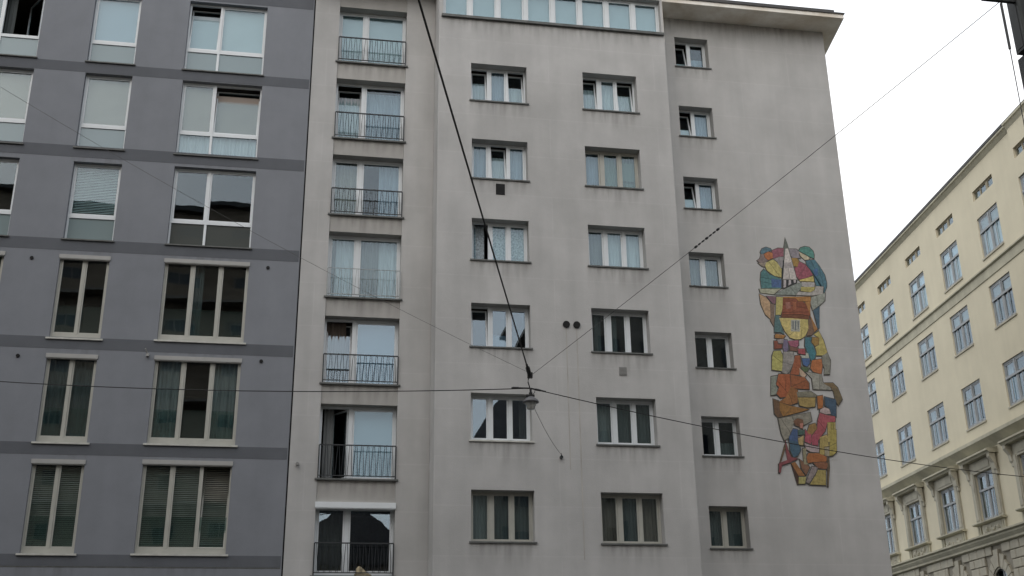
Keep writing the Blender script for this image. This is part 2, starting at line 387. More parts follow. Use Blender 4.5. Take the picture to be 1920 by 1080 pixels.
MURAL = [
((0.068,0.205,0.228),[(14.45,15.34),(14.57,15.47),(14.74,15.29),(15.15,15.14),(15.12,14.8),(14.41,14.77),(14.41,15.08)]),
((0.069,0.145,0.34),[(14.79,15.14),(15.15,15.11),(15.12,14.83),(14.78,14.82)]),
((0.458,0.423,0.14),[(14.62,15.6),(14.68,15.72),(14.93,15.85),(15.08,15.72),(15.2,15.51),(15.16,15.2),(14.91,15.25),(14.67,15.43)]),
((0.269,0.269,0.296),[(14.95,15.86),(15.17,15.96),(15.32,15.96),(15.26,15.55),(15.17,15.55),(15.07,15.76)]),
((0.29,0.104,0.154),[(14.92,16.17),(15.14,16.27),(15.36,16.28),(15.32,15.98),(15.17,15.96),(14.93,15.88),(14.92,16.04)]),
((0.089,0.193,0.263),[(14.5,16.1),(14.58,16.22),(14.71,16.28),(14.86,16.25),(14.91,16.18),(14.69,16.09),(14.6,16.04),(14.52,16.01)]),
((0.242,0.196,0.196),[(14.51,16.01),(14.6,16.03),(14.64,15.88),(14.74,15.8),(14.57,15.71),(14.45,15.68),(14.35,15.78),(14.47,15.86)]),
((0.297,0.26,0.221),[(14.38,15.68),(14.57,15.7),(14.73,15.78),(14.66,15.69),(14.59,15.55),(14.5,15.58)]),
((0.446,0.155,0.045),[(14.62,16.02),(14.78,16.13),(14.93,16.08),(14.93,15.9),(14.75,15.81),(14.65,15.89)]),
((0.264,0.254,0.307),[(15.55,16.27),(15.81,16.27),(15.91,16.2),(15.89,16.09),(15.92,15.94),(15.77,15.95),(15.64,15.94),(15.57,16.07)]),
((0.354,0.22,0.045),[(15.62,15.94),(15.81,15.94),(15.87,15.83),(15.78,15.62),(15.63,15.64),(15.57,15.85)]),
((0.33,0.093,0.141),[(15.88,15.82),(16.07,15.73),(16.22,15.54),(16.31,15.35),(16.12,15.25),(15.79,15.15),(15.7,15.29),(15.67,15.58),(15.78,15.62)]),
((0.547,0.47,0.126),[(15.81,15.14),(16.12,15.24),(16.31,15.31),(16.33,15.16),(16.32,15.11),(15.81,15.1)]),
((0.057,0.162,0.227),[(16.11,15.86),(16.44,15.92),(16.6,15.67),(16.74,15.37),(16.78,15.11),(16.77,14.96),(16.63,14.67),(16.66,14.96),(16.39,14.96),(16.36,15.11),(16.37,15.31),(16.24,15.54),(16.13,15.71)]),
((0.056,0.142,0.331),[(16.35,15.53),(16.51,15.62),(16.5,15.34),(16.37,15.33)]),
((0.076,0.263,0.238),[(15.9,16.22),(15.99,16.34),(16.14,16.39),(16.29,16.37),(16.41,16.25),(16.44,16.12),(16.42,15.97),(16.3,16.0),(16.13,16.1),(16.01,16.16)]),
((0.52,0.483,0.35),[(15.9,16.18),(16.13,16.07),(16.27,15.98),(16.24,15.92),(16.09,15.89),(15.95,16.01)]),
((0.137,0.166,0.155),[(15.45,16.68),(15.52,16.42),(15.7,15.27),(15.69,15.15),(15.47,16.28),(15.42,16.27),(15.31,15.82),(15.33,16.12)]),
((0.023,0.03,0.037),[(15.29,15.84),(15.32,15.82),(15.22,15.16),(15.16,15.16),(15.19,15.35)]),
((0.528,0.513,0.528),[(15.42,16.27),(15.51,16.28),(15.71,15.15),(15.21,15.13),(15.32,15.75)]),
((0.375,0.363,0.388),[(15.32,15.75),(15.59,15.77),(15.6,15.57),(15.3,15.56)]),
((0.038,0.042,0.049),[(15.19,15.12),(15.72,15.14),(15.67,15.01),(15.31,14.84),(15.16,14.8)]),
((0.475,0.46,0.513),[(15.23,15.11),(15.32,15.11),(15.29,14.86),(15.2,14.82)]),
((0.473,0.459,0.511),[(15.42,15.12),(15.49,15.12),(15.49,14.98),(15.38,14.91)]),
((0.472,0.458,0.51),[(15.59,15.13),(15.68,15.13),(15.65,15.03),(15.59,15.02)]),
((0.377,0.411,0.316),[(14.33,14.74),(15.1,14.79),(14.82,14.57),(14.36,14.6)]),
((0.233,0.285,0.274),[(14.84,14.56),(15.27,14.8),(15.71,15.01),(16.02,15.07),(15.6,14.58)]),
((0.405,0.405,0.419),[(15.87,15.07),(16.34,15.07),(16.32,14.92),(15.98,14.88),(15.87,14.92)]),
((0.409,0.376,0.112),[(15.83,14.89),(16.33,14.91),(16.29,14.79),(16.15,14.71),(15.81,14.74)]),
((0.398,0.398,0.398),[(16.39,14.94),(16.65,14.94),(16.59,14.67),(16.18,14.59),(15.62,14.58),(15.72,14.71),(16.15,14.7),(16.31,14.79)]),
((0.498,0.344,0.203),[(14.31,14.55),(14.53,14.45),(14.66,14.27),(14.62,13.68),(14.45,13.84),(14.34,14.19)]),
((0.229,0.122,0.167),[(14.56,14.49),(14.89,14.48),(14.84,14.23),(14.76,14.23)]),
((0.221,0.163,0.125),[(14.67,14.23),(14.76,14.21),(14.82,14.19),(14.71,13.43),(14.61,13.64)]),
((0.462,0.425,0.134),[(14.91,14.48),(15.14,14.48),(15.08,14.08),(15.0,13.85),(14.82,13.84)]),
((0.384,0.183,0.04),[(15.15,14.5),(16.13,14.55),(16.15,14.38),(15.68,14.36),(15.61,14.46),(15.15,14.46)]),
((0.243,0.073,0.037),[(15.14,14.44),(15.61,14.45),(15.66,14.35),(15.81,14.36),(16.01,14.25),(16.04,13.91),(16.01,13.85),(15.76,13.9),(15.04,13.86)]),
((0.177,0.067,0.033),[(15.03,13.85),(15.74,13.89),(16.01,13.83),(16.0,13.74),(15.7,13.73),(15.24,13.74),(15.01,13.75)]),
((0.399,0.19,0.051),[(15.92,14.35),(16.11,14.38),(16.05,13.87),(16.25,13.4),(16.13,13.29),(16.06,13.74),(16.04,13.93)]),
((0.344,0.145,0.116),[(15.21,14.3),(15.38,14.32),(15.38,14.09),(15.21,14.06)]),
((0.345,0.117,0.05),[(15.47,14.33),(15.6,14.34),(15.57,14.06),(15.46,14.05)]),
((0.266,0.305,0.283),[(16.17,14.53),(16.68,14.71),(16.63,14.43),(16.42,14.25),(16.16,14.07),(16.11,14.34)]),
((0.067,0.138,0.21),[(16.17,14.04),(16.42,14.23),(16.33,13.46),(16.27,13.4),(16.23,13.75)]),
((0.09,0.194,0.213),[(14.81,13.81),(14.93,13.82),(14.98,13.44),(15.05,13.16),(14.91,13.23),(14.71,13.22),(14.75,13.52)]),
((0.565,0.483,0.16),[(14.93,13.73),(15.3,13.74),(15.23,13.07),(15.1,13.24),(15.0,13.47)]),
((0.614,0.528,0.183),[(15.3,13.74),(15.7,13.73),(15.62,13.02),(15.43,13.0),(15.23,13.06)]),
((0.509,0.447,0.141),[(15.7,13.73),(15.95,13.72),(15.93,13.4),(15.8,13.15),(15.64,13.03)]),
((0.374,0.408,0.374),[(15.34,13.69),(15.66,13.7),(15.61,13.28),(15.29,13.27)]),
((0.122,0.16,0.194),[(15.39,13.65),(15.43,13.65),(15.4,13.36),(15.36,13.36)]),
((0.122,0.16,0.194),[(15.48,13.65),(15.52,13.66),(15.49,13.32),(15.45,13.32)]),
((0.122,0.16,0.194),[(15.58,13.66),(15.61,13.66),(15.58,13.37),(15.54,13.36)]),
((0.205,0.13,0.091),[(15.98,13.74),(16.08,13.7),(16.11,13.28),(16.02,13.18),(15.85,13.15),(15.93,13.4)]),
((0.383,0.185,0.043),[(14.72,13.12),(14.78,13.16),(15.09,13.12),(15.0,13.01),(14.71,13.02)]),
((0.265,0.08,0.048),[(14.67,12.91),(14.78,12.92),(14.79,12.81),(14.95,12.8),(14.9,12.67),(14.65,12.64)]),
((0.322,0.292,0.31),[(14.78,12.96),(15.01,13.0),(14.98,12.84),(14.81,12.84)]),
((0.19,0.167,0.295),[(15.01,12.97),(15.14,12.96),(15.14,12.83),(15.14,12.62),(14.98,12.49),(14.96,12.7)]),
((0.356,0.11,0.189),[(15.15,12.93),(15.53,12.97),(15.51,12.8),(15.42,12.72),(15.2,12.77)]),
((0.215,0.111,0.089),[(15.2,12.75),(15.42,12.71),(15.48,12.72),(15.45,12.59),(15.2,12.6)]),
((0.449,0.391,0.11),[(16.1,13.2),(16.29,13.33),(16.42,12.99),(16.5,12.6),(16.42,12.51),(16.15,12.5),(16.1,12.76),(16.24,12.85),(16.28,13.08)]),
((0.055,0.19,0.255),[(15.78,13.08),(16.01,13.09),(15.95,12.94),(16.05,12.76),(16.1,12.5),(15.81,12.49),(15.74,12.79)]),
((0.335,0.211,0.048),[(16.03,13.09),(16.26,13.1),(16.23,12.87),(16.1,12.79),(15.99,12.91)]),
((0.39,0.39,0.104),[(14.62,12.55),(14.85,12.58),(14.91,12.43),(14.85,11.88),(14.49,11.92),(14.55,12.39)]),
((0.266,0.266,0.266),[(14.96,12.54),(15.3,12.57),(15.31,12.27),(15.11,11.89),(14.99,11.78),(14.82,11.84),(14.9,12.19)]),
((0.341,0.105,0.042),[(15.35,12.42),(15.53,12.45),(15.51,12.08),(15.41,11.77),(15.1,11.78),(15.21,12.0)]),
((0.383,0.081,0.102),[(15.48,12.67),(15.71,12.68),(15.73,12.48),(15.47,12.51)]),
((0.433,0.382,0.102),[(16.14,12.76),(16.41,12.93),(16.48,12.62),(16.33,12.48),(16.11,12.47)]),
((0.045,0.207,0.271),[(15.85,12.79),(16.03,12.78),(16.09,12.58),(16.05,12.38),(15.91,12.27),(15.86,12.38),(15.83,12.57)]),
((0.401,0.477,0.438),[(15.57,12.43),(15.73,12.44),(15.74,12.55),(15.82,12.53),(15.83,12.36),(15.58,12.36)]),
((0.069,0.153,0.372),[(15.58,12.34),(15.85,12.35),(15.83,12.18),(15.73,12.07),(15.6,12.13)]),
((0.45,0.154,0.043),[(15.93,12.29),(16.27,12.35),(16.27,12.11),(16.2,11.82),(15.93,11.9),(15.85,12.01)]),
((0.234,0.25,0.223),[(16.31,12.46),(16.5,12.58),(16.58,12.3),(16.5,11.84),(16.3,11.83),(16.34,12.03),(16.28,12.2)]),
((0.1,0.155,0.076),[(15.51,12.06),(15.81,12.03),(15.71,11.89),(15.58,11.89)]),
((0.498,0.382,0.284),[(15.45,12.01),(15.58,11.89),(15.67,11.78),(15.57,11.67),(15.45,11.77)]),
((0.29,0.303,0.278),[(15.66,11.87),(16.21,11.82),(16.22,11.54),(16.45,11.4),(16.5,11.3),(15.86,11.3),(15.86,11.66)]),
((0.21,0.15,0.074),[(16.24,11.53),(16.58,11.53),(16.71,11.39),(16.83,11.05),(16.67,11.02),(16.49,11.38),(16.32,11.46)]),
((0.374,0.104,0.033),[(14.71,11.77),(15.1,11.78),(15.08,11.35),(14.96,11.03),(14.69,10.98),(14.57,11.1),(14.68,11.32),(14.59,11.42)]),
((0.291,0.097,0.033),[(15.12,11.76),(15.6,11.69),(15.73,11.51),(15.71,11.29),(15.1,11.31)]),
((0.246,0.293,0.263),[(14.44,11.67),(14.66,11.72),(14.57,11.44),(14.61,11.23),(14.54,11.08),(14.37,11.05)]),
((0.289,0.125,0.034),[(15.08,11.36),(15.31,11.26),(15.26,10.82),(14.99,10.74),(14.63,10.83),(14.87,10.99)]),
((0.311,0.158,0.035),[(14.64,10.82),(14.95,10.72),(15.63,10.61),(15.38,10.53),(14.71,10.35),(14.62,10.56)]),
((0.158,0.093,0.052),[(14.43,10.92),(14.63,10.85),(14.62,10.56),(14.69,10.35),(14.54,10.31),(14.43,10.45),(14.43,10.74)]),
((0.213,0.213,0.165),[(15.26,11.18),(15.76,11.22),(15.95,11.1),(15.93,11.04),(15.28,11.03)]),
((0.339,0.257,0.077),[(15.28,11.0),(15.9,11.02),(15.85,10.71),(15.58,10.68),(15.33,10.73)]),
((0.056,0.11,0.185),[(16.23,11.05),(16.62,10.97),(16.55,10.4),(16.37,10.47),(16.37,10.63),(16.21,10.76)]),
((0.166,0.136,0.075),[(16.54,11.39),(16.7,11.34),(16.83,11.0),(16.67,10.77),(16.6,10.95)]),
((0.41,0.147,0.031),[(15.97,11.06),(16.16,11.1),(16.15,10.88),(16.11,10.68),(15.95,10.64),(15.96,10.88)]),
((0.247,0.247,0.214),[(14.55,10.27),(15.33,10.44),(15.66,10.52),(15.68,10.23),(15.4,10.08),(15.32,10.29),(15.13,10.29),(14.99,10.0),(14.82,9.64),(14.68,9.56),(14.6,9.81)]),
((0.178,0.087,0.049),[(15.04,10.2),(15.21,10.31),(15.39,10.26),(15.39,10.08),(15.28,10.01),(15.11,10.07)]),
((0.478,0.204,0.165),[(15.26,10.13),(15.37,10.15),(15.35,9.97),(15.26,9.99)]),
((0.443,0.365,0.109),[(16.22,10.2),(16.33,10.2),(16.26,9.55),(16.16,9.55)]),
((0.329,0.296,0.06),[(16.34,10.2),(16.43,10.2),(16.35,9.55),(16.27,9.55)]),
((0.388,0.329,0.109),[(16.44,10.2),(16.5,10.2),(16.43,9.56),(16.36,9.55)]),
((0.36,0.081,0.108),[(15.99,10.5),(16.27,10.43),(16.51,10.4),(16.49,10.22),(16.22,10.21),(16.11,9.92),(15.79,9.54),(15.57,9.53),(15.63,9.73),(15.84,9.97),(15.89,10.24)]),
((0.444,0.367,0.382),[(16.03,10.62),(16.17,10.7),(16.33,10.65),(16.37,10.49),(16.2,10.47),(16.0,10.53)]),
((0.294,0.181,0.054),[(15.59,10.09),(15.79,10.16),(15.84,9.99),(15.59,9.73),(15.44,9.78)]),
((0.393,0.083,0.118),[(15.43,9.94),(15.54,9.78),(15.57,9.53),(15.38,9.53)]),
((0.06,0.118,0.267),[(15.02,9.95),(15.16,9.93),(15.12,9.52),(14.84,9.51),(14.84,9.67)]),
((0.068,0.137,0.125),[(15.18,9.91),(15.4,9.92),(15.37,9.78),(15.16,9.75)]),
((0.451,0.335,0.119),[(15.92,9.7),(16.16,9.8),(16.14,9.55),(15.88,9.54)]),
((0.057,0.13,0.206),[(14.85,9.57),(15.13,9.52),(15.2,9.27),(15.08,9.08),(14.93,9.02),(14.84,9.25)]),
((0.413,0.323,0.14),[(15.15,9.64),(15.35,9.74),(15.3,9.43),(15.15,9.41)]),
((0.41,0.084,0.139),[(15.39,9.68),(15.62,9.81),(15.56,9.46),(15.37,9.55)]),
((0.372,0.078,0.127),[(15.64,9.75),(15.87,9.83),(15.8,9.42),(15.6,9.44)]),
((0.377,0.326,0.07),[(16.26,9.94),(16.5,9.95),(16.42,9.23),(16.27,9.11),(16.16,9.1)]),
((0.378,0.307,0.092),[(15.9,9.7),(16.17,9.74),(16.17,9.41),(16.02,9.39),(15.99,9.12),(15.83,9.14)]),
((0.332,0.311,0.229),[(16.02,9.37),(16.18,9.38),(16.15,9.08),(16.01,9.1)]),
((0.404,0.343,0.381),[(15.35,9.49),(15.56,9.42),(15.84,9.37),(15.8,9.19),(15.52,9.22),(15.38,9.3)]),
((0.368,0.133,0.036),[(15.45,9.16),(15.79,9.17),(16.06,9.06),(16.03,8.91),(15.56,8.88),(15.39,8.84),(15.37,9.03)]),
((0.256,0.108,0.055),[(15.58,8.86),(16.02,8.89),(16.08,8.81),(16.0,8.66),(15.72,8.69)]),
((0.252,0.073,0.089),[(14.71,9.57),(14.77,9.24),(14.85,9.02),(15.07,8.98),(14.81,8.86),(14.52,8.76),(14.44,8.51),(14.38,8.53),(14.42,8.82),(14.72,8.94),(14.69,9.2)]),
((0.145,0.104,0.063),[(14.67,9.43),(14.71,9.36),(14.49,8.85),(14.45,8.87)]),
((0.305,0.137,0.041),[(14.83,8.82),(14.96,8.87),(15.25,8.43),(15.03,8.43)]),
((0.076,0.042,0.034),[(14.82,8.81),(15.03,8.41),(15.0,8.17),(14.96,8.17)]),
((0.227,0.12,0.074),[(15.13,8.96),(15.33,8.8),(15.44,8.72),(15.29,8.45),(15.16,8.68)]),
((0.283,0.27,0.179),[(15.27,9.31),(15.39,9.32),(15.34,8.87),(15.43,8.8),(15.25,8.8)]),
((0.263,0.232,0.244),[(15.52,8.73),(15.72,8.71),(15.6,8.5),(15.36,8.19),(15.26,8.23)]),
((0.374,0.358,0.124),[(15.04,8.39),(15.28,8.4),(15.22,8.18),(15.0,8.17)]),
((0.355,0.298,0.086),[(15.71,8.63),(15.97,8.62),(15.92,8.15),(15.38,8.16),(15.61,8.46)]),
((0.138,0.11,0.075),[(16.08,9.01),(16.14,9.01),(16.12,8.7),(16.01,8.11),(15.97,8.12)])]

# ---------------------------------------------------------------- ground
gm = MB(); gm.quad((-600, -600, 0), (600, -600, 0), (600, 600, 0), (-600, 600, 0)); structure('ground', gm, 'asphalt')
pv = MB(); pv.box(-60, 18.2, 28.6, 33.3, -.05, .13); pv.box(-60, 40, -3.0, 1.5, -.05, .13)
structure('pavement', pv, 'paving')
mk = MB()
for k in range(-9, 8): mk.box(k * 6.0, k * 6.0 + 3, 14.9, 15.02, -.01, .004)
structure('road_marking', mk, 'white_frame')

# ---------------------------------------------------------------- grey apartment building (left)
G = thing('apartment_building', 'blue-grey rendered apartment block with darker floor bands, left of the pale block', 'building', (-14, 33.3, 0))
G3 = [(-5.028, -2.47, 21.502, 24.167), (-5.007, -2.455, 18.383, 21.088), (-4.984, -2.442, 15.253, 17.939), (-4.973, -2.435, 12.131, 14.763), (-4.967, -2.455, 8.97, 11.628), (-4.998, -2.490, 5.828, 8.489)]
G2 = [(-8.07, -6.594, 21.53, 24.17), (-8.061, -6.594, 18.392, 21.096), (-8.039, -6.583, 15.254, 17.888), (-8.048, -6.595, 12.081, 14.728), (-8.031, -6.61, 8.94, 11.581), (-8.026, -6.595, 5.81, 8.439)]
G1 = [(-12.15, -9.64, z0, z1) for (_, _, z0, z1) in G2]
YG = 33.3
holes = [(a, b, c, d) for T in (G1, G2, G3) for a, b, c, d in T]
bands = [(21.11, 21.47), (18.04, 18.44), (14.87, 15.25), (11.74, 12.10), (8.58, 8.93), (5.47, 5.79), (24.23, 24.70)]
# openings are cut exactly; floor bands are thin renders laid on the wall between them
part('wall', wall_mb(-30, -.905, 0, 27.4, YG, .34, holes), 'grey_wall', G)
for z0, z1 in bands:
    part('floor_band', MB().box(-30, -.935, YG - .005, YG + .001, z0, z1), 'grey_band', G)
part('floor_joint', MB().box(-30, -.935, YG - .004, YG + .001, 5.43, 5.465), 'sill_metal', G)
part('roof', MB().box(-30.3, -.95, YG - .5, YG + 14, 27.4, 27.7), 'zinc', G)
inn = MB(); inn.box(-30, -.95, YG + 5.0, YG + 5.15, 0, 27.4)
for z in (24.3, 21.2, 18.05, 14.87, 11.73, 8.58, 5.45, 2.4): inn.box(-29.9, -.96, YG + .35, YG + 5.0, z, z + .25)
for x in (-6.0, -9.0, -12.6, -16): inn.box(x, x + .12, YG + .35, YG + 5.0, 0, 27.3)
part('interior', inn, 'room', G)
part('side_wall', MB().box(-1.2, -.955, YG + .345, YG + 14, 0, 27.39), 'grey_wall', G)
jt = MB().box(-.905, -.86, YG + .05, YG + .3, 0, 27.0)
part('joint_strip', jt, 'dark_hole', G)
S, c_, l_, n_ = 's', 'c', 'l', []
def gtop(x0, x1, z0, z1, cols, lights, lowers):
    return window(G, x0, x1, z0, z1, YG, .17, cols, lights, fw=.055, mw=.075, trans=.315, lowers=lowers, sill_h=.05, sill_over=.05, sash_w=.045)
def gtall(x0, x1, z0, z1, n, lights, **k):
    cols = [i / n for i in range(1, n)]
    return window(G, x0, x1, z0, z1, YG, .10, cols, lights, fm='ivory_frame', fw=.05, mw=.06, bottom=.16, sill='sill_pale', sill_h=.06, sill_over=.08, box=(.125, .03, .02), guard=.40, sash_w=.045, **k)
FR = 'glass_frost'
gtop(*G3[0], [.41], [('t', [(S, 'cloud_shade', 0, 1, 0, .85)]), ('f', [(S, 'cloud_shade')])], [(FR, [(S, 'pale_blue')]), (FR, [(S, 'pale_blue')])])
gtop(*G3[1], [.41], [('f', [(S, 'beige_shade')]), ('t', [(S, 'beige_shade', 0, 1, 0, .88)])], [('glass', [(c_, 'white_curtain')]), ('glass', [(c_, 'white_curtain')])])
gtop(*G3[2], [.43], [('f', []), ('f', [])], [('glass_dark', []), ('glass_dark', [])])
gtop(*G2[0], [], [('f', [(S, 'pale_blue')])], [(FR, [])])
gtop(*G2[1], [], [('f', [(S, 'beige_shade')])], [(FR, [])])
gtop(*G2[2], [], [('f', [(l_, 'slat_pale')])], [(FR, [(l_, 'slat')])])
gtop(*G1[0], [.5], [('f', [(c_, 'dark_curtain')]), ('h', [(c_, 'dark_curtain', 0, .25, 0, 1)])], [(FR, []), (FR, [(S, 'cloud_shade')])])
gtop(*G1[1], [.5], [('f', [(S, 'beige_shade')]), ('f', [(S, 'beige_shade')])], [(FR, []), (FR, [])])
gtop(*G1[2], [.5], [('f', []), ('f', [])], [(FR, []), (FR, [(S, 'cloud_shade')])])
gtall(*G3[3], 3, [('f', []), ('f', [(c_, 'dark_curtain', 0, .4)]), ('f', [])])
gtall(*G3[4], 3, [('f', [(c_, 'grey_curtain', .1, .9)]), ('f', []), ('f', [(c_, 'grey_curtain')])])
gtall(*G3[5], 3, [('f', [(l_, 'slat')]), ('f', [(l_, 'slat')]), ('t', [(l_, 'slat')])])
gtall(*G2[3], 2, [('f', []), ('f', [])])
gtall(*G2[4], 2, [('f', [(c_, 'dark_curtain')]), ('f', [(c_, 'dark_curtain')])])
gtall(*G2[5], 2, [('f', [(l_, 'slat')]), ('f', [(l_, 'slat')])])
gtall(*G1[3], 3, [('f', []), ('f', []), ('f', [])])
gtall(*G1[4], 3, [('f', [(c_, 'dark_curtain')]), ('f', []), ('f', [])])
gtall(*G1[5], 3, [('f', [(l_, 'slat')])] * 3)
for x, z in ((-8.85, 14.56), (-1.86, 14.62), (-8.83, 11.47), (-1.87, 11.57)):
    vb = MB(); vb.tube([(x, YG - .03, z), (x, YG + .05, z)], .055, 12); part('vent_hole', vb, 'dark_hole', G)
hk = MB(); hk.tube([(-5.19, YG, 11.66), (-5.20, YG - .12, 11.68), (-5.24, YG - .2, 11.78)], .022, 6); hk.box(-5.22, -5.14, YG - .12, YG + .0, 11.58, 11.66)
part('wall_hook', hk, 'box', G)

# ---------------------------------------------------------------- pale apartment building (centre)
P = thing('apartment_building', 'pale cream apartment block seven storeys high with a tall colourful mosaic near its right corner', 'building', (3.3, 33.3, 0))
A = [(4.367, 6.25, 20.421, 21.816), (4.392, 6.231, 17.581, 18.981), (4.393, 6.22, 14.754, 16.157), (4.37, 6.214, 11.917, 13.305), (4.361, 6.205, 9.03, 10.453), (4.372, 6.229, 6.094, 7.562)]
B = [(8.174, 10.059, 20.397, 21.804), (8.154, 10.032, 17.561, 18.994), (8.151, 10.039, 14.749, 16.155), (8.152, 10.009, 11.899, 13.311), (8.193, 10.064, 8.999, 10.442), (8.22, 10.11, 6.08, 7.554)]
CC = [(11.995, 13.251, 23.216, 24.426), (11.969, 13.215, 20.391, 21.581), (11.942, 13.18, 17.601, 18.782), (11.936, 13.175, 14.754, 15.966), (11.944, 13.212, 11.923, 13.136), (11.952, 13.22, 9.024, 10.286), (11.98, 13.246, 6.158, 7.435)]
FF = [(-.03, 2.285, 22.295, 24.489), (-.03, 2.285, 19.379, 21.637), (-.03, 2.285, 16.613, 18.759), (-.03, 2.285, 13.784, 16.002), (-.03, 2.285, 10.981, 13.143), (-.03, 2.285, 8.063, 10.328), (-.03, 2.285, 5.264, 7.358)]
RAILZ = [23.245, 20.325, 17.525, 14.73, 11.895, 9.07, 6.19]
YM, YC = 32.0, 33.3
ZT = 25.2
TOP = (3.42, 11.08, 23.62, 24.98)
part('wall', wall_mb(3.28, 11.16, 0, ZT, YM, .42, A + B + [TOP]), 'plaster', P)
part('wall', MB().box(3.28, 3.60, YM + .425, YC + .5, 0, ZT), 'plaster', P)
part('wall', MB().box(10.9, 11.155, YM + .425, YC + .5, 0, ZT), 'plaster', P)
part('wall', wall_mb(11.17, 17.82, 0, ZT, YC, .44, CC), 'plaster', P)
part('wall', MB().box(-.86, -.03, YC, YC + .46, 0, ZT), 'plaster', P)
part('wall', MB().box(2.285, 3.275, YC, YC + .46, 0, ZT), 'plaster', P)
zc = 0
for k in range(6, -1, -1):
    part('spandrel', MB().box(-.028, 2.283, YC + .035, YC + .46, zc, FF[k][2]), 'plaster_panel', P); zc = FF[k][3]
part('spandrel', MB().box(-.028, 2.283, YC + .035, YC + .46, zc, ZT), 'plaster_panel', P)
# right end wall follows the side street
ca, sa = math.cos(R(80)), math.sin(R(80))
sw = MB(); i0 = [(17.81, YC + .445), (17.81 + 14 * ca, YC + .445 + 14 * sa)]
for (dx) in (0,):
    (xa, ya), (xb, yb) = i0
    sw.v += [(xa - .3, ya, 0), (xa, ya, 0), (xb, yb, 0), (xb - .3, yb, 0), (xa - .3, ya, ZT), (xa, ya, ZT), (xb, yb, ZT), (xb - .3, yb, ZT)]
    sw.f += [(0, 1, 5, 4), (1, 2, 6, 5), (2, 3, 7, 6), (3, 0, 4, 7), (4, 5, 6, 7)]
part('wall', sw, 'plaster', P)
part('wall', MB().box(-.86, 20.2, YC + 14.3, YC + 14.6, 0, ZT), 'plaster', P)
part('wall', MB().box(-.86, -.56, YC + .465, YC + 14.3, 0, ZT), 'plaster', P)
# eaves: soffit slab with fascia, and the dark gutter above
def eave(xa, xb, yfront, right=True):
    so = MB(); zz0, zz1 = ZT, ZT + .16
    xr = xb + (14.0 * ca if right else 0)
    so.v += [(xa, yfront, zz0), (xb, yfront, zz0), (xr, YC + 14.6, zz0 + .0), (xa, YC + 14.6, zz0), (xa, yfront, zz1), (xb, yfront, zz1), (xr, YC + 14.6, zz1), (xa, YC + 14.6, zz1)]
    so.f += [(3, 2, 1, 0), (4, 5, 6, 7), (0, 1, 5, 4), (1, 2, 6, 5), (2, 3, 7, 6), (3, 0, 4, 7)]
    part('eave', so, 'soffit', P)
    part('roof_edge', MB().box(xa + .01, xb + (.03 if right else 0), yfront - .05, yfront + 8, zz1, zz1 + .045), 'zinc', P)
    g = MB().box(xa + .01, xb - (.32 if right else 0), yfront + .05, yfront + 7, zz1 + .045, zz1 + .20)
    part('gutter', g, 'zinc', P)
eave(11.165, 18.22, 32.32)
eave(-1.0, 3.2, 32.45, False)
eave(3.205, 11.16, 31.75, False)
part('corner_trim', MB().box(11.16, 11.168, YM - .0, YM + .5, 23.3, ZT), 'soffit', P)
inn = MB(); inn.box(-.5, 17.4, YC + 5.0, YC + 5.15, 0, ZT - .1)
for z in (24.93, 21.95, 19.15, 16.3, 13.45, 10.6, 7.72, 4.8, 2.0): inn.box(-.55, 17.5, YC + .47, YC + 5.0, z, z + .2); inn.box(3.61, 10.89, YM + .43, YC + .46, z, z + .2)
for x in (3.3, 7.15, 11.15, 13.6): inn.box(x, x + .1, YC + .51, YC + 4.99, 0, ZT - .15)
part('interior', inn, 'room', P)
REC = .33
W3 = dict(fw=.055, mw=.085, sill_h=.055, sill_over=.055, sill_out=.05)
def w3(T, k, lights, cols=((.335, .105), (.665, .075)), fm='white_frame', **kw):
    d = dict(W3); d.update(kw); return window(P, *T[k], YM, REC, cols, lights, fm=fm, **d)
wc, bc, gc, dc, br, tn = 'white_curtain', 'blue_curtain', 'grey_curtain', 'dark_curtain', 'brown_curtain', 'tan_curtain'
w3(A, 0, [('t', [(c_, wc, 0, 1, 0, .72)]), ('f', [(c_, bc)]), ('t', [(c_, wc, 0, 1, 0, .66)])])
w3(A, 1, [('f', [(c_, bc)]), ('t', [(c_, wc, 0, 1, 0, .78)]), ('f', [(c_, bc)])])
w3(A, 2, [('o', [(c_, 'lace', 0, .8)]), ('f', [(c_, 'lace')]), ('f', [(c_, 'lace')])])
w3(A, 3, [('t', []), ('f', [(S, 'blue_curtain', 0, 1, 0, .35)]), ('f', [])], glassm='glass_strong')
w3(A, 4, [('f', []), ('f', []), ('f', [(c_, br, .5, 1)])], glassm='glass_strong', bottom=.08, sill='sill_pale')
w3(A, 5, [('f', [(c_, gc)]), ('f', [(c_, dc)]), ('f', [(c_, dc)])], fm='ivory_frame')
w3(B, 0, [('t', [(c_, wc, 0, 1, 0, .8)]), ('f', [(c_, wc)]), ('t', [(c_, wc, 0, 1, 0, .7)])], cols=((.33, .13), (.655, .08)))
w3(B, 1, [('f', [(c_, bc)]), ('f', [(c_, 'green_curtain')]), ('f', [(c_, 'green_curtain'), (S, 'green_curtain', 0, 1, .3, .8)])], fm='ivory_frame')
w3(B, 2, [('f', [(c_, gc)]), ('f', [(c_, wc)]), ('f', [(c_, wc)])])
w3(B, 3, [('f', [(c_, dc, .3, .7)]), ('f', [(c_, dc, 0, .5)]), ('f', [])], cols=((.325, .13), (.665, .085)))
w3(B, 4, [('f', [(c_, gc)]), ('f', [(c_, dc)]), ('f', [(c_, dc)])], bottom=.08, sill='sill_metal')
w3(B, 5, [('f', [(c_, br)]), ('f', [(c_, dc)]), ('f', [(c_, br)])], fm='ivory_frame')
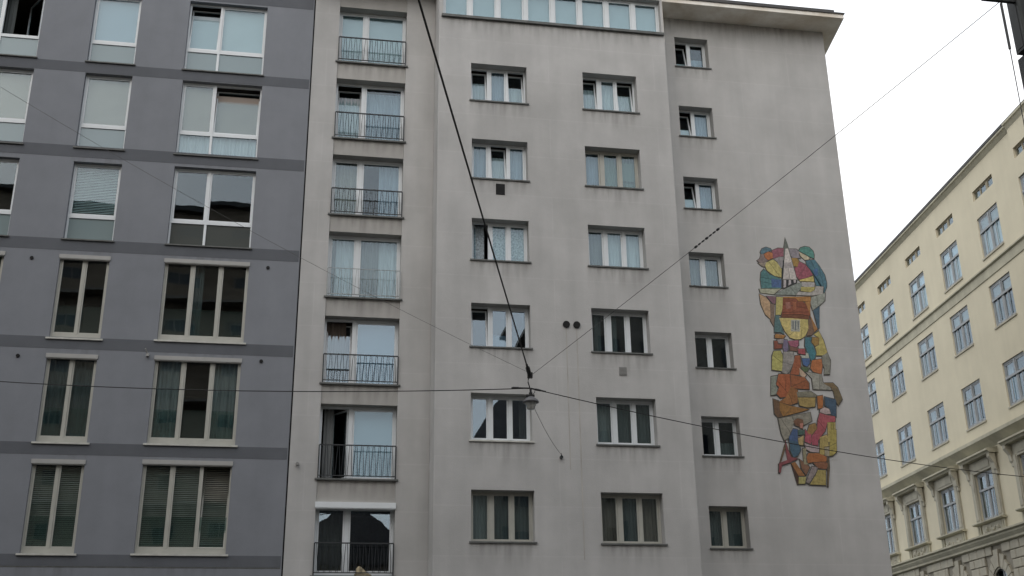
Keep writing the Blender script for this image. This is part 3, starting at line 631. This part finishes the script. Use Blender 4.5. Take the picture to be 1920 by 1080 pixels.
def w2(k, lights, fm='white_frame', **kw):
    d = dict(fw=.055, mw=.09, sill_h=.05, sill_over=.06, sill_out=.05); d.update(kw)
    return window(P, *CC[k], YC, REC, [(.47, .09)], lights, fm=fm, **d)
w2(0, [('T', [(S, 'cloud_shade', 0, 1, 0, .35)]), ('f', [(c_, bc, 0, 1, 0, .5)])])
w2(1, [('T', [(S, 'cloud_shade', 0, 1, 0, .45)]), ('f', [(c_, bc)])])
w2(2, [('T', [(S, 'cloud_shade', 0, 1, 0, .5)]), ('f', [(c_, bc)])])
w2(3, [('f', [(c_, gc)]), ('f', [(c_, gc)])])
w2(4, [('f', []), ('f', [])])
w2(5, [('f', []), ('f', [(c_, dc, 0, 1, 0, .4)])])
w2(6, [('f', [(c_, dc)]), ('f', [(c_, dc)])], fm='ivory_frame')
# band of eight lights under the eave
window(P, *TOP, YM, .22, [(.122 + .1258 * i, .12) for i in range(7)], [('f', [(S, 'cloud_shade')])] * 8, fw=.06, sill_h=.10, sill_over=.06, sill_out=.10, name='window_band')
def wf(k, lights, **kw):
    d = dict(fw=.07, mw=.11, sill_h=.06, sill_over=.07, sill_out=.07); d.update(kw)
    x0, x1, z0, z1 = FF[k]
    return window(P, x0, x1, z0, z1, YC + .01, .36, [(.40, .125)], lights, name='french_window', **d)
wf(0, [('f', [(S, 'cloud_shade')]), ('f', [(S, 'cloud_shade')])])
wf(1, [('t', [(c_, wc, 0, 1, 0, .85)]), ('f', [(c_, bc, .05, 1, 0, .93)])])
wf(2, [('f', [(c_, tn)]), ('f', [(c_, bc, .45, 1)])])
wf(3, [('f', [(c_, wc, .25, 1), (c_, gc, 0, .3)]), ('f', [(c_, gc, 0, .5), (c_, wc, .5, 1)])])
wf(4, [('t', [(c_, br, 0, .75), ]), ('f', [(S, 'pale_blue', .0, 1), ])], glassm='glass_strong')
wf(5, [('h', [(c_, gc, .1, .45)]), ('f', [(S, 'pale_blue')])])
wf(6, [('f', [(c_, br)]), ('f', [(c_, dc, 0, .0)])], box=(.17, .06, .02), glassm='glass_strong', bottom=.12)
# railings
barmesh = {}
def railing(k, m='iron', r=.008):
    x0, x1, z0, _ = FF[k]; zr = RAILZ[k]; y = YC - .03
    a, b = x0 + .02, x1 - .02
    mb = MB(); th = .022 if m == 'iron' else .012
    mb.box(a, b, y - th, y + th, zr - .032 if m == 'iron' else zr - .015, zr)
    mb.box(a, b, y - .014, y + .014, z0 + .06, z0 + .085)
    for x in (a, b): mb.box(x - .018, x + .018, y - .018, y + .018, z0 + .0, zr - .02); mb.box(x - .012, x + .012, y + .018, y + .10, zr - .12, zr - .095)
    ra = part('railing', mb, m, P, (a, y, z0))
    h = zr - .03 - (z0 + .085); n = 25
    key = (m, round(h, 2))
    for i in range(1, n + 1):
        lean = (.022 if i % 2 else -.022)
        kk = key + (i % 2,)
        if kk not in barmesh:
            bm_ = MB(); bm_.tube([(lean, 0, 0), (lean * .2, 0, h * .5), (-lean, 0, h)], r, 4); barmesh[kk] = bm_.mesh('bar', (0, 0, 0), M[m])
        x = a + (b - a) * i / (n + 1)
        link('bar', barmesh[kk], ra, (x, y, z0 + .085))
for k in range(7): railing(k, 'iron_grey' if k == 3 else 'iron', .0055 if k == 3 else .008)

# vents and wall fixings
part('vent_hole', MB().box(5.17, 5.46, YM - .015, YM + .02, 17.02, 17.40), 'dark_hole', P)
for x in (7.34, 7.67):
    vb = MB(); vb.tube([(x, YM - .05, 12.725), (x, YM + .02, 12.725)], .095, 16); vb.tube([(x, YM - .045, 12.725), (x, YM, 12.725)], .11, 16)
    part('vent_pipe', vb, 'dark_hole', P)
    part('drip_stain', MB().box(x - .02, x + .012, YM - .004, YM + .001, 5.6 if x > 7.5 else 8.2, 12.6), 'stain', P)
vg = MB().box(8.96, 9.2, YM - .02, YM + .01, 11.15, 11.42)
for q in range(5): vg.box(8.98, 9.18, YM - .03, YM - .02, 11.18 + q * .045, 11.20 + q * .045)
part('vent_grille', vg, 'vent_grey', P)
an = MB(); an.tube([(7.06, YM - .08, 8.56), (7.06, YM + .02, 8.56)], .05, 10); an.tube([(7.06, YM - .08, 8.58), (7.04, YM - .1, 8.66)], .015, 5)
part('wall_anchor', an, 'iron', P)
hv = MB(); hv.tube([(-.62, YC - .02, 8.45), (-.62, YC - .12, 8.45)], .05, 8); part('wall_fixture', hv, 'vent_grey', P)

def clip(pts, c, n, off):
    out = []; f = [((p[0] - c[0]) * n[0] + (p[1] - c[1]) * n[1]) - off for p in pts]
    for i in range(len(pts)):
        a, b, fa, fb = pts[i], pts[(i + 1) % len(pts)], f[i], f[(i + 1) % len(pts)]
        if fa >= 0: out.append(a)
        if fa * fb < 0: t = fa / (fa - fb); out.append((a[0] + (b[0] - a[0]) * t, a[1] + (b[1] - a[1]) * t))
    return out
def area(p): return abs(sum(a[0] * b[1] - b[0] * a[1] for a, b in zip(p, p[1:] + p[:1]))) / 2
rnd = random.Random(11); PCS = []
for i, (col, pts) in enumerate(MURAL):
    st = [(list(pts), 1.0)]; done = []
    while st:
        p, k = st.pop()
        if area(p) < .19 or len(p) < 3: done.append((p, k)); continue
        c = (sum(q[0] for q in p) / len(p), sum(q[1] for q in p) / len(p)); t = rnd.uniform(0, math.pi); n = (math.cos(t), math.sin(t))
        h1, h2 = clip(p, c, n, .006), clip(p, c, (-n[0], -n[1]), .006)
        if area(h1) < .012 or area(h2) < .012: done.append((p, k)); continue
        st += [(h1, k * rnd.uniform(.9, 1.1)), (h2, k * rnd.uniform(.9, 1.1))]
    PCS += [(i, col, p, k) for p, k in done]
# mosaic: pieces laid on the wall, dark joint material showing between them
YB = YC
gr = MB()
for i, (col, pts) in enumerate(MURAL):
    cx = sum(p[0] for p in pts) / len(pts); cz = sum(p[1] for p in pts) / len(pts)
    out = []
    for x, z in pts:
        d = math.hypot(x - cx, z - cz) or 1; out.append((x + (x - cx) / d * .034, z + (z - cz) / d * .034))
    gr.prism(out, YB - .006 - i * .00025, YB + .002)
q = MB(); q.quad((11.3, YC - .004, 24.1), (17.8, YC - .004, 24.1), (17.8, YC - .004, 25.19), (11.3, YC - .004, 25.19)); part('rain_stain', q, 'grime_brown', P)
mur = part('wall_mosaic', gr, 'grout', P); mur['label'] = 'tall irregular mosaic of teal, yellow, crimson and orange shapes with a pale spire'
mcache = {}
for i, col, pts, k in PCS:
    key = (col, round(k / .12))
    if key not in mcache:
        kk = 'tess%d' % len(mcache); k2 = round(k / .12) * .12
        lum = .3 * col[0] + .6 * col[1] + .1 * col[2]; cc_ = tuple((c * .84 + lum * .16) * .92 * k2 * w_ for c, w_ in zip(col, (1.04, .98, .90)))
        M[kk] = mat('mosaic_colour', cc_, .55, .28, 12, .3, 30); mcache[key] = kk
    part('mosaic_piece', MB().prism(list(pts), YB - .0165 - i * .00025, YB + .002), mcache[key], mur, (pts[0][0], YB, pts[0][1]))
sg = MB()
for k in range(6):
    x = 16.20 + k * .058; sg.box(x, x + .012, YB - .004, YB + .001, 8.94, 9.0); 
    if k % 2: sg.box(x, x + .04, YB - .004, YB + .0012, 8.985, 8.997)
part('scrawl', sg, 'stain', P)

# ---------------------------------------------------------------- old building at the right, along the side street
PD = 26.4; TH = 82.99116221706966
N2 = (-0.99252734, 0.12202244)
H = thing('corner_building', 'cream-yellow old building with stone window hoods and cornices, running down the street at right', 'building',
          (-N2[0] * PD, -N2[1] * PD, 0), rotz=R(TH + 180))
# own frame: x = -distance along the street, outward = -y
def zz(z): return 1.6 + (z - 1.6) * 1.2
cent = [(-(42.42 + 40.55) / 2 - 3.93 * 1.0, None)]
cols = [50.83 - 1.1, 55.53 - 1.1, 60.03 - 1.1, 64.66 - 1.1, 69.2 - 1.1, 73.8 - 1.1]
allc = [c - 4.65 * k for k in (3, 2) for c in (cols[0],)]
centres = [-c for c in (35.6, 40.2, 44.9) + tuple(cols)]
hw = 1.1
zr = {'fr': (zz(21.61), zz(22.06)), 'w': (zz(18.98), zz(20.78)), 'x': (zz(15.95), zz(17.73)), 'y': (zz(12.62), zz(14.42)), 'z': (zz(8.68), zz(10.64))}
holes = []
for c in centres:
    for k, (a, b) in zr.items():
        h_ = hw if k != 'z' else .99
        holes.append((c - h_, c + h_, a, b))
ARCH_T, ARCH_B = 8.86 - 1.06, 5.4
zbase = 8.88
XL, XR = -82, -30
part('wall', wall_mb(XL, XR, 9.0, 27.6, 0, .35, holes), 'yellow_wall', H)
rs = wall_mb(-46.2, XR, 9.0, 27.6, -.17, .166, [(h[0], h[1], h[2], h[3]) for h in holes if h[0] > -46.1])
part('risalit', rs, 'yellow_wall', H)
part('roof_cornice', MB().profile([(-.01, 27.25), (-.16, 27.42), (-.24, 27.46), (-.24, 27.56), (.5, 27.6), (.5, 27.25)], XL, -46.21), 'stone_band', H)
part('roof_cornice', MB().profile([(-.175, 27.25), (-.30, 27.42), (-.38, 27.46), (-.38, 27.56), (.5, 27.6), (.5, 27.25)], -46.2, XR), 'stone_band', H)
part('gutter', MB().profile([(-.27, 27.565), (-.30, 27.68), (.3, 27.75), (.3, 27.605)], XL, XR), 'zinc', H)
part('roof', MB().profile([(.31, 27.7), (7, 28.0), (14, 27.7)], XL, XR), 'zinc', H)
z1, z0 = zz(18.55), zz(18.05)
part('string_course', MB().profile([(0, z0), (-.05, z0 + .03), (-.05, z1 - .12), (-.16, z1 - .07), (-.16, z1), (0, z1 + .03)], XL, -46.21), 'stone_band', H)
z1 = zz(11.96)
part('string_course', MB().profile([(0, z1 - .62), (-.10, z1 - .52), (-.24, z1 - .40), (-.46, z1 - .22), (-.46, z1 - .06), (0, z1)], XL, XR), 'stone_band', H)
z1 = zz(8.07); z0 = zz(7.67)
part('base_cornice', MB().profile([(0, z0 - .05), (-.20, z0), (-.20, z0 + .10), (-.34, z0 + .26), (-.34, z0 + .34), (-.48, z0 + .40), (-.48, z1), (0, z1 + .08)], XL, XR), 'stone_band', H)
part('core', MB().box(XL, XR, .35 + 4.5, .35 + 4.7, 0, 27.5), 'room', H)
fl = MB()
for z in (27.2, 24.7, 20.9, 17.2, 12.7, 9.0): fl.box(XL, XR, .36, 4.84, z, z + .25)
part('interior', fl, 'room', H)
part('back_wall', MB().box(XL, XR, 13.5, 14, 0, 27.6), 'yellow_wall', H)
part('end_wall', MB().box(XL, XL + .3, .352, 13.5, 0, 27.5), 'yellow_wall', H)
random.seed(5)
M['stone_frame'] = mat('brown_grey_frame', (.30, .27, .20), .8, .2, 3)
def hwin(c, kind, row, col):
    a, b = zr[kind]; h_ = hw if kind != 'z' else .99
    x0, x1 = c - h_, c + h_
    risal = -.16 if c > -46 else 0
    Y = risal
    if kind == 'fr':
        return window(H, x0, x1, a, b, Y, .10, [(.30, .05), (.62, .2)], [('f', []), ('f', [(c_, 'dark_curtain')]), ('f', [])], fm='stone_frame', fw=.05, sill=None, name='attic_window', sash_w=.03)
    q = random.random()
    cu = wc if kind == 'w' else (random.choice([gc, dc, bc]) if kind != 'w' else wc)
    top = (S, 'pale_blue' if kind == 'w' and col != 3 else ('grey_curtain' if kind != 'y' or col != 3 else 'green_curtain'))
    f = window(H, x0, x1, a, b, Y, .07, [(.5, .11)], [('f', [(c_, cu, .0, .45)] if kind != 'w' else [(c_, cu)]), ('f', [(c_, cu, .6, 1)] if kind != 'w' else [(c_, cu)])],
               fm='grey_frame', fw=.09, sill='stone' if kind != 'z' else None, sill_h=.09, sill_over=.04, sill_out=.06, sash_w=.075, glassm='glass')
    # fixed transom with its two top lights in front of the sashes
    zt = a + (b - a) * .64; t = MB()
    t.box(x0 + .05, x1 - .05, Y + .02, Y + .07, zt - .06, zt + .05); t.box(c - .05, c + .05, Y + .03, Y + .068, zt + .05, b - .06)
    for xx in (c - h_ * .5, c + h_ * .5): t.box(xx - .02, xx + .02, Y + .045, Y + .072, a + .1, zt - .06)
    part('transom', t, 'grey_frame', f, (x0, Y, a))
    if kind in 'wx': part('roller_blind', MB().box(x0 + .1, x1 - .1, Y + .16, Y + .165, zt + .05, b - .1), top[1], f, (x0, Y, a))
    return f
for ci, c in enumerate(centres):
    for kind in ('fr', 'w', 'x', 'y', 'z'): hwin(c, kind, 0, ci)
    a, b = zr['z']; Y = -.16 if c > -46 else 0
    # stone surround: jamb pilasters, lintel panel, brackets, hood, sill, apron
    for s in (-1, 1):
        j = MB(); xa = c + s * 1.0; xb = c + s * 1.46
        j.box(xa, xb, Y - .10, Y - .001, a - .05, b + .62); j.box(xa + s * .08, xb - s * .08, Y - .135, Y - .10, a + .1, b + .1)
        part('window_jamb', j, 'stone', H)
        k = MB(); xk = c + s * 1.50
        k.profile([(Y - .10, b - .25), (Y - .18, b - .15), (Y - .22, b + .15), (Y - .42, b + .45), (Y - .42, b + .62), (Y - .10, b + .62)], xk - .13, xk + .13)
        k.profile([(Y - .0, b - .45), (Y - .12, b - .4), (Y - .12, b - .2), (Y - .0, b - .15)], xk - .09, xk + .09)
        part('bracket', k, 'stone', H)
    lp = MB().box(c - 1.0, c + 1.0, Y - .10, Y - .001, b + .02, b + .62); lp.box(c - .85, c + .85, Y - .13, Y - .10, b + .14, b + .50)
    part('lintel_panel', lp, 'stone', H)
    hd = MB().profile([(Y - .001, b + .625), (Y - .40, b + .625), (Y - .46, b + .70), (Y - .56, b + .74), (Y - .56, b + .82), (Y - .001, b + .92)], c - 1.72, c + 1.72)
    part('window_hood', hd, 'stone_band', H)
    part('sill', MB().profile([(Y - .001, a - .17), (Y - .22, a - .15), (Y - .30, a - .10), (Y - .30, a - .052), (Y - .001, a - .05)], c - 1.62, c + 1.62), 'stone_band', H)
    ap = MB().box(c - 1.05, c + 1.05, Y - .06, Y - .001, a - .80, a - .18)
    for q in range(16):      # carved relief
        x = c + random.uniform(-.85, .85); z = a - .5 + random.uniform(-.2, .2); r_ = random.uniform(.05, .13)
        ap.lathe([(0.001, z - r_), (r_ * .7, z - r_ * .7), (r_, z), (r_ * .7, z + r_ * .7), (.001, z + r_)], x, Y - .06, 7)
    part('apron', ap, 'stone', H)
    for s in (-1, 1):
        pd = MB()
        for q in (0, .2): pd.box(c + s * (1.15 + q), c + s * (1.15 + q + .13), Y - .09, Y - .001, a - .82, a - .18)
        part('apron_pier', pd, 'stone_band', H)
# rusticated base with arched openings, stone by stone
jn = MB(); jn.box(XL, XR, .08, .4, 0, 8.86)
arch = []
for c in centres:
    arch.append(c)
base = wall_mb(XL, XR, 0, 8.85, .06, .34, [(c - .80, c + .80, 4.6, 7.75) for c in centres])
part('base_wall', base, 'ashlar_joint', H)
rowh = .44; zs = 8.83; r = 0; blocks = 0
stone_mesh = {}
while zs > 5.8:
    za = zs - rowh + .035; x = -70.5 + (0 if r % 2 else .45)
    while x < -38:
        wd = .90 - .035
        xa, xb = x, x + wd
        # keep clear of the arch ring
        segs = [(xa, xb)]
        for c in centres:
            rr = 1.35 if r > 0 else .52
            ns = []
            for p, q in segs:
                if q <= c - rr or p >= c + rr: ns.append((p, q))
                else:
                    if p < c - rr - .15: ns.append((p, c - rr - .03))
                    if q > c + rr + .15: ns.append((c + rr + .03, q))
            segs = ns
        for p, q in segs:
            key = (round(q - p, 2),)
            if key not in stone_mesh:
                ww = key[0]; sm = MB(); e = .03; hh = zs - za
                sm.v += [(0, .06, 0), (ww, .06, 0), (ww, .06, hh), (0, .06, hh), (0, -.02, 0), (ww, -.02, 0), (ww, -.02, hh), (0, -.02, hh), (e, -.045, e), (ww - e, -.045, e), (ww - e, -.045, hh - e), (e, -.045, hh - e)]
                sm.f += [(0, 1, 5, 4), (1, 2, 6, 5), (2, 3, 7, 6), (3, 0, 4, 7), (4, 5, 9, 8), (5, 6, 10, 9), (6, 7, 11, 10), (7, 4, 8, 11), (8, 9, 10, 11)]
                stone_mesh[key] = sm.mesh('ashlar_block', (0, 0, 0), M['ashlar'])
            link('ashlar_block', stone_mesh[key], H, (p, random.uniform(-.008, .008), za)); blocks += 1
        x += .90
    zs -= rowh; r += 1
for c in centres[1:]:
    zc_ = 6.95      # spring line of the arch
    for k in range(9):
        a0 = math.pi * k / 9 + .02; a1 = math.pi * (k + 1) / 9 - .02; ro = 1.30 if k != 4 else 1.68
        if k in (3, 5): ro = 1.48
        pts = [(c + .84 * math.cos(a0), zc_ + .84 * math.sin(a0)), (c + ro * math.cos(a0), zc_ + ro * math.sin(a0)), (c + ro * math.cos(a1), zc_ + ro * math.sin(a1)), (c + .84 * math.cos(a1), zc_ + .84 * math.sin(a1))]
        part('voussoir', MB().prism(pts, -.06 - (.05 if k == 4 else 0), .059), 'ashlar', H, (c, 0, zc_))
    w_ = window(H, c - .8, c + .8, 4.62, 7.74, .06, .12, [(.5, .07)], [('f', [(c_, 'dark_curtain', 0, .5)]), ('f', [])], fm='grey_frame', fw=.06, sill=None, sash_w=.05)
    af = MB()
    for k in range(8):
        a0, a1 = math.pi * k / 8, math.pi * (k + 1) / 8
        pts = [(c + .76 * math.cos(a0), zc_ + .76 * math.sin(a0)), (c + .835 * math.cos(a0), zc_ + .835 * math.sin(a0)), (c + .835 * math.cos(a1), zc_ + .835 * math.sin(a1)), (c + .76 * math.cos(a1), zc_ + .76 * math.sin(a1))]
        af.prism(pts, -.0, .058)
    for s in (-1, 1):     # spandrel fillings beside the arch head
        pts = [(c + s * .84, zc_)] + [(c + s * .8 * math.cos(t * math.pi / 12), zc_ + .8 * math.sin(t * math.pi / 12)) for t in range(0, 7)] + [(c, 7.80), (c + s * .84, 7.80)]
        af.prism(pts, .0305, .0595)
    part('arch_frame', af, 'stone', H)

# ---------------------------------------------------------------- overhead wires and street lamp
def sag(a, b, s, n=24):
    a, b = Vector(a), Vector(b)
    return [a.lerp(b, t / n) - Vector((0, 0, 4 * s * (t / n) * (1 - t / n))) for t in range(n + 1)]
NODE = (5.001, 26.0, 9.30); LN = (5.009, 26.0, 8.95)
def cable(pts, r, label, m='black', cat='cable', grp=None):
    o = part('overhead_cable', MB().tube(pts, r, 8), m, None, tuple(pts[0])); return tag(o, label, cat, grp)
c1 = cable(sag(NODE, (-3.78, -3.02, 12.58), .10, 40), .017, 'thick black cable rising steeply from the lamp clamp to the top edge')
cl = MB(); p0 = Vector(NODE); d0 = (Vector((-3.78, -3.02, 12.58)) - p0).normalized()
cl.tube([p0, p0 + d0 * .10, p0 + d0 * .28, p0 + d0 * .5, p0 + d0 * .62], .03, 8); cl.tube([p0 + d0 * .08, p0 + d0 * .42], .055, 8); cl.box(p0.x - .05, p0.x + .07, p0.y - .04, p0.y + .04, p0.z - .09, p0.z + .05)
part('clamp', cl, 'black', c1)
c2 = cable(sag((5.03, 25.98, 9.27), (9.95, 13.0, 11.66), .06), .0055, 'thin grey wire with insulators running from the lamp clamp up to the dark mast', 'steel_rope')
a_, b_ = Vector((7.30, 20.0, 10.44)), Vector((7.60, 19.2, 10.61))
pts2 = sag((5.03, 25.98, 9.27), (9.95, 13.0, 11.66), .06, 240)
for q in range(7):
    p = pts2[111 + q * 2]; p2 = pts2[112 + q * 2]
    part('insulator', MB().tube([p, p.lerp(p2, .45), p2], .017 if q % 3 else .024, 8), 'black', c2, tuple(p))
c3 = cable(sag((4.96, 26.0, 9.36), (-8.615, 24.0, 15.7), .25), .0045, 'faint thin wire crossing the grey block diagonally down to the lamp clamp', 'steel_rope')
c4 = cable(sag((-13.0, 31.3, 10.35), LN, .30), .012, 'black span wire running level across the grey block to the hanging lamp')
tag(c4, 'black span wire running level across the grey block to the hanging lamp', 'cable')
c5 = cable([(5.009 + 26.141 * t / 40, 26 + 11 * t / 40, 8.95 - 1.9 * t / 40 + 2.1 * (t / 40) ** 2) for t in range(41)], .012, 'black span wire sagging right from the hanging lamp across the mosaic to the old building')
for o, s, e in ((c4, Vector(LN), Vector((-13.0, 31.3, 10.35))), (c5, Vector(LN), Vector((31.15, 37.0, 7.6)))):
    d = (e - s).normalized(); cm = MB(); cm.tube([s + d * (.16 if o is c5 else .28), s + d * (.3 if o is c5 else .42)], .028, 8); cm.tube([s + d * .02, s + d * .46], .02, 6)
    part('clamp', cm, 'black', o)
c6 = cable([(5.10, 26.0, 8.50), (5.12, 26.1, 8.49)] + sag((5.12, 26.1, 8.49), (7.05, 31.9, 8.62), .10, 10), .006, 'thin stay wire from the hanging lamp down to the wall anchor', 'steel_rope')
c7 = part('overhead_cable', MB().tube([(5.0, 26, 9.24), (4.965, 26, 9.17), (4.96, 26, 9.10), (4.985, 26, 9.02), (5.0, 26, 8.96)], .014, 6), 'black', None, (5.0, 26, 9.1))
tag(c7, 'short kinked black drop cable joining the thick cable to the span wires', 'cable')
lx, ly = 5.02, 26.0
LAMP = thing('street_lamp', 'small grey dome street lamp with clear bowl hanging from the crossing wires', 'street lamp', (lx, ly, 8.36))
hb = MB(); hb.tube([(lx - .0, ly, 8.95), (lx, ly, 8.80)], .028, 8); hb.tube([(lx, ly, 8.84), (lx, ly, 8.78)], .045, 10); hb.box(lx - .12, lx + .09, ly - .04, ly + .04, 8.735, 8.785); hb.tube([(lx + .11, ly, 8.92), (lx + .10, ly, 8.85), (lx + .05, ly, 8.79)], .008, 5)
part('hanger', hb, 'black', LAMP)
sh = MB(); sh.lathe([(.001, 8.735), (.07, 8.73), (.12, 8.70), (.19, 8.63), (.20, 8.595), (.19, 8.585), (.13, 8.60), (.001, 8.61)], lx, ly, 28)
shd = part('lamp_shade', sh, 'lamp_grey', LAMP, smooth=True)
bo = MB(); bo.lathe([(.15, 8.59), (.14, 8.55), (.11, 8.50), (.10, 8.44), (.07, 8.415), (.001, 8.405)], lx, ly, 24)
part('lamp_bowl', bo, 'lamp_glass', LAMP, smooth=True)

# ---------------------------------------------------------------- dark mast at the right edge
mx_ = thing('mast', 'dark steel mast with a slim rod held beside it, cut by the top right corner', 'mast', (10.3, 13.1, 0))
part('column', MB().box(10.29, 10.60, 13.0, 13.3, 0, 10.84), 'mast', mx_)
cb = MB().box(10.20, 10.80, 12.96, 13.18, 10.85, 13.2); cb.box(10.193, 10.20, 12.99, 13.16, 10.9, 13.15); part('cabinet', cb, 'mast', mx_)
part('cabinet_lit_edge', MB().box(10.20, 10.26, 12.945, 12.96, 10.86, 13.19), 'mast_lit', mx_)  # light on the left side painted as a paler strip, column likewise
part('column_lit_edge', MB().box(10.285, 10.32, 12.985, 13.0, 3, 10.835), 'mast_lit', mx_)
rd = MB(); rd.tube([(9.965, 13.0, 11.63), (9.965, 13.0, 10.82)], .020, 8); rd.tube([(9.965, 13.0, 10.82), (9.952, 13.0, 9.3), (10.04, 13.0, 9.15)], .009, 6)
part('rod', rd, 'mast', mx_)
part('bracket', MB().box(9.66, 10.22, 12.97, 13.03, 11.665, 11.72), 'mast', mx_)

# ---------------------------------------------------------------- small cloth on the sill of the lowest french window
cm = MB()
for k, (x, z) in enumerate(((1.16, 5.30), (1.22, 5.36), (1.19, 5.43), (1.26, 5.52), (1.33, 5.49), (1.42, 5.40), (1.52, 5.32), (1.62, 5.27))):
    cm.v += [(x, YC + .02, z), (x + .04, YC + .10, z + .02), (x + .02, YC + .17, z - .06), (x - .02 + .0, YC + .0, 5.265)]
for k in range(7):
    for q in range(3): 
        a = 4 * k + (3, 0, 1)[q]; b = 4 * k + (0, 1, 2)[q]; cm.f.append((a, b, b + 4, a + 4))
tag(part('cloth', cm, 'cloth', None, (1.3, YC + .05, 5.265), True), 'crumpled beige cloth on the sill behind the lowest balcony railing', 'cloth')

# ---------------------------------------------------------------- street side behind the camera (seen mirrored in the panes, extended to shade the low facades)
def block(name, label, x0, x1, y0, y1, h, m, wz, balc=False, gable=False):
    o = thing(name, label, 'building', ((x0 + x1) / 2, (y0 + y1) / 2, 0))
    if gable:
        mb = MB().box(x0, x1, y0, y1, 0, h); part('wall', mb, m, o)
        rf = MB().prism([(x0 - .4, h + .002), (x1 + .4, h + .002), ((x0 + x1) / 2, h + min(5.5, (x1 - x0) * .95))], y0 - .3, y1 + .3); part('roof', rf, 'roof_tile', o)
    else:
        part('wall', MB().box(x0, x1, y0, y1, 0, h), m, o); part('roof', MB().box(x0 - .5, x1 + .5, y0 - .4, y1 + .5, h + .002, h + .3), 'zinc', o)
    n = int((x1 - x0 - 1) // wz)
    z = 4.2; off = (x1 - x0 - n * wz) / 2
    wm = None
    while z < h - 2:
        for k in range(n):
            xc = x0 + off + wz * (k + .5)
            f = MB(); a, b = xc - .75, xc + .75
            for bx in ((a, b, z, z + .08), (a, b, z + 1.72, z + 1.8), (a, a + .08, z + .08, z + 1.72), (b - .08, b, z + .08, z + 1.72), (xc - .04, xc + .04, z + .08, z + 1.72)): f.box(bx[0], bx[1], y1 - .001, y1 + .06, bx[2], bx[3])
            if wm is None:
                wm = (f.mesh('window', (a, y1, z), M['tan_facade']), MB().box(a + .08, b - .08, y1 + .0, y1 + .02, z + .08, z + 1.72).mesh('pane', (a, y1, z), M['dark_glass']))
            w_ = link('window', wm[0], o, (a, y1, z)); link('pane', wm[1], w_, (a, y1, z))
        if balc:
            part('balcony', MB().box(x0 + 2, x1 - .6, y1 + .061, y1 + 1.0, z - .3, z - .12), 'tan_facade', o)
            part('parapet', MB().box(x0 + 2, x1 - .6, y1 + .95, y1 + 1.0, z - .118, z + .7), 'brown_facade', o)
        z += 3.2
    return o
block('apartment_building', 'tall brown balconied block across the street, seen only mirrored in the grey block windows', -110, -3.4, -16, -3.05, 33, 'brown_facade', 3.4, balc=True)
block('house', 'narrow gabled tan house across the street, mirrored in the pale block windows', 9.2, 14.9, -18, -4.5, 16.5, 'tan_facade', 2.5, gable=True)
block('house', 'wide far house closing the side street behind the viewer', -3.2, 9.0, -36, -26, 13, 'tan_facade', 3.0, gable=True)
block('apartment_building', 'tall tan block across the street behind the viewer to the right', 15.1, 90, -20, -5, 29, 'tan_facade', 3.4)
TR = thing('tree', 'leafy street tree behind the viewer', 'tree', (5.6, -24, 0))
part('trunk', MB().tube([(5.6, -24, 0), (5.7, -24, 2.2), (5.5, -23.9, 4.5), (5.6, -24, 7)], .22, 10, .08), 'bark', TR)
cr_ = MB(); random.seed(3)
for k in range(3500):
    t = random.random() * 6.283; ph = math.acos(random.uniform(-1, 1)); r_ = 2.6 * random.random() ** .4
    x = 5.6 + r_ * math.sin(ph) * math.cos(t); y = -24 + r_ * math.sin(ph) * math.sin(t); z = 7.2 + 1.1 * r_ * math.cos(ph)
    s = .16; a = Vector((random.uniform(-1, 1), random.uniform(-1, 1), random.uniform(-1, 1))).normalized() * s; b = a.orthogonal().normalized() * s * .6; p = Vector((x, y, z))
    cr_.quad(tuple(p - a), tuple(p - b), tuple(p + a), tuple(p + b))
part('crown', cr_, 'leaf', TR)
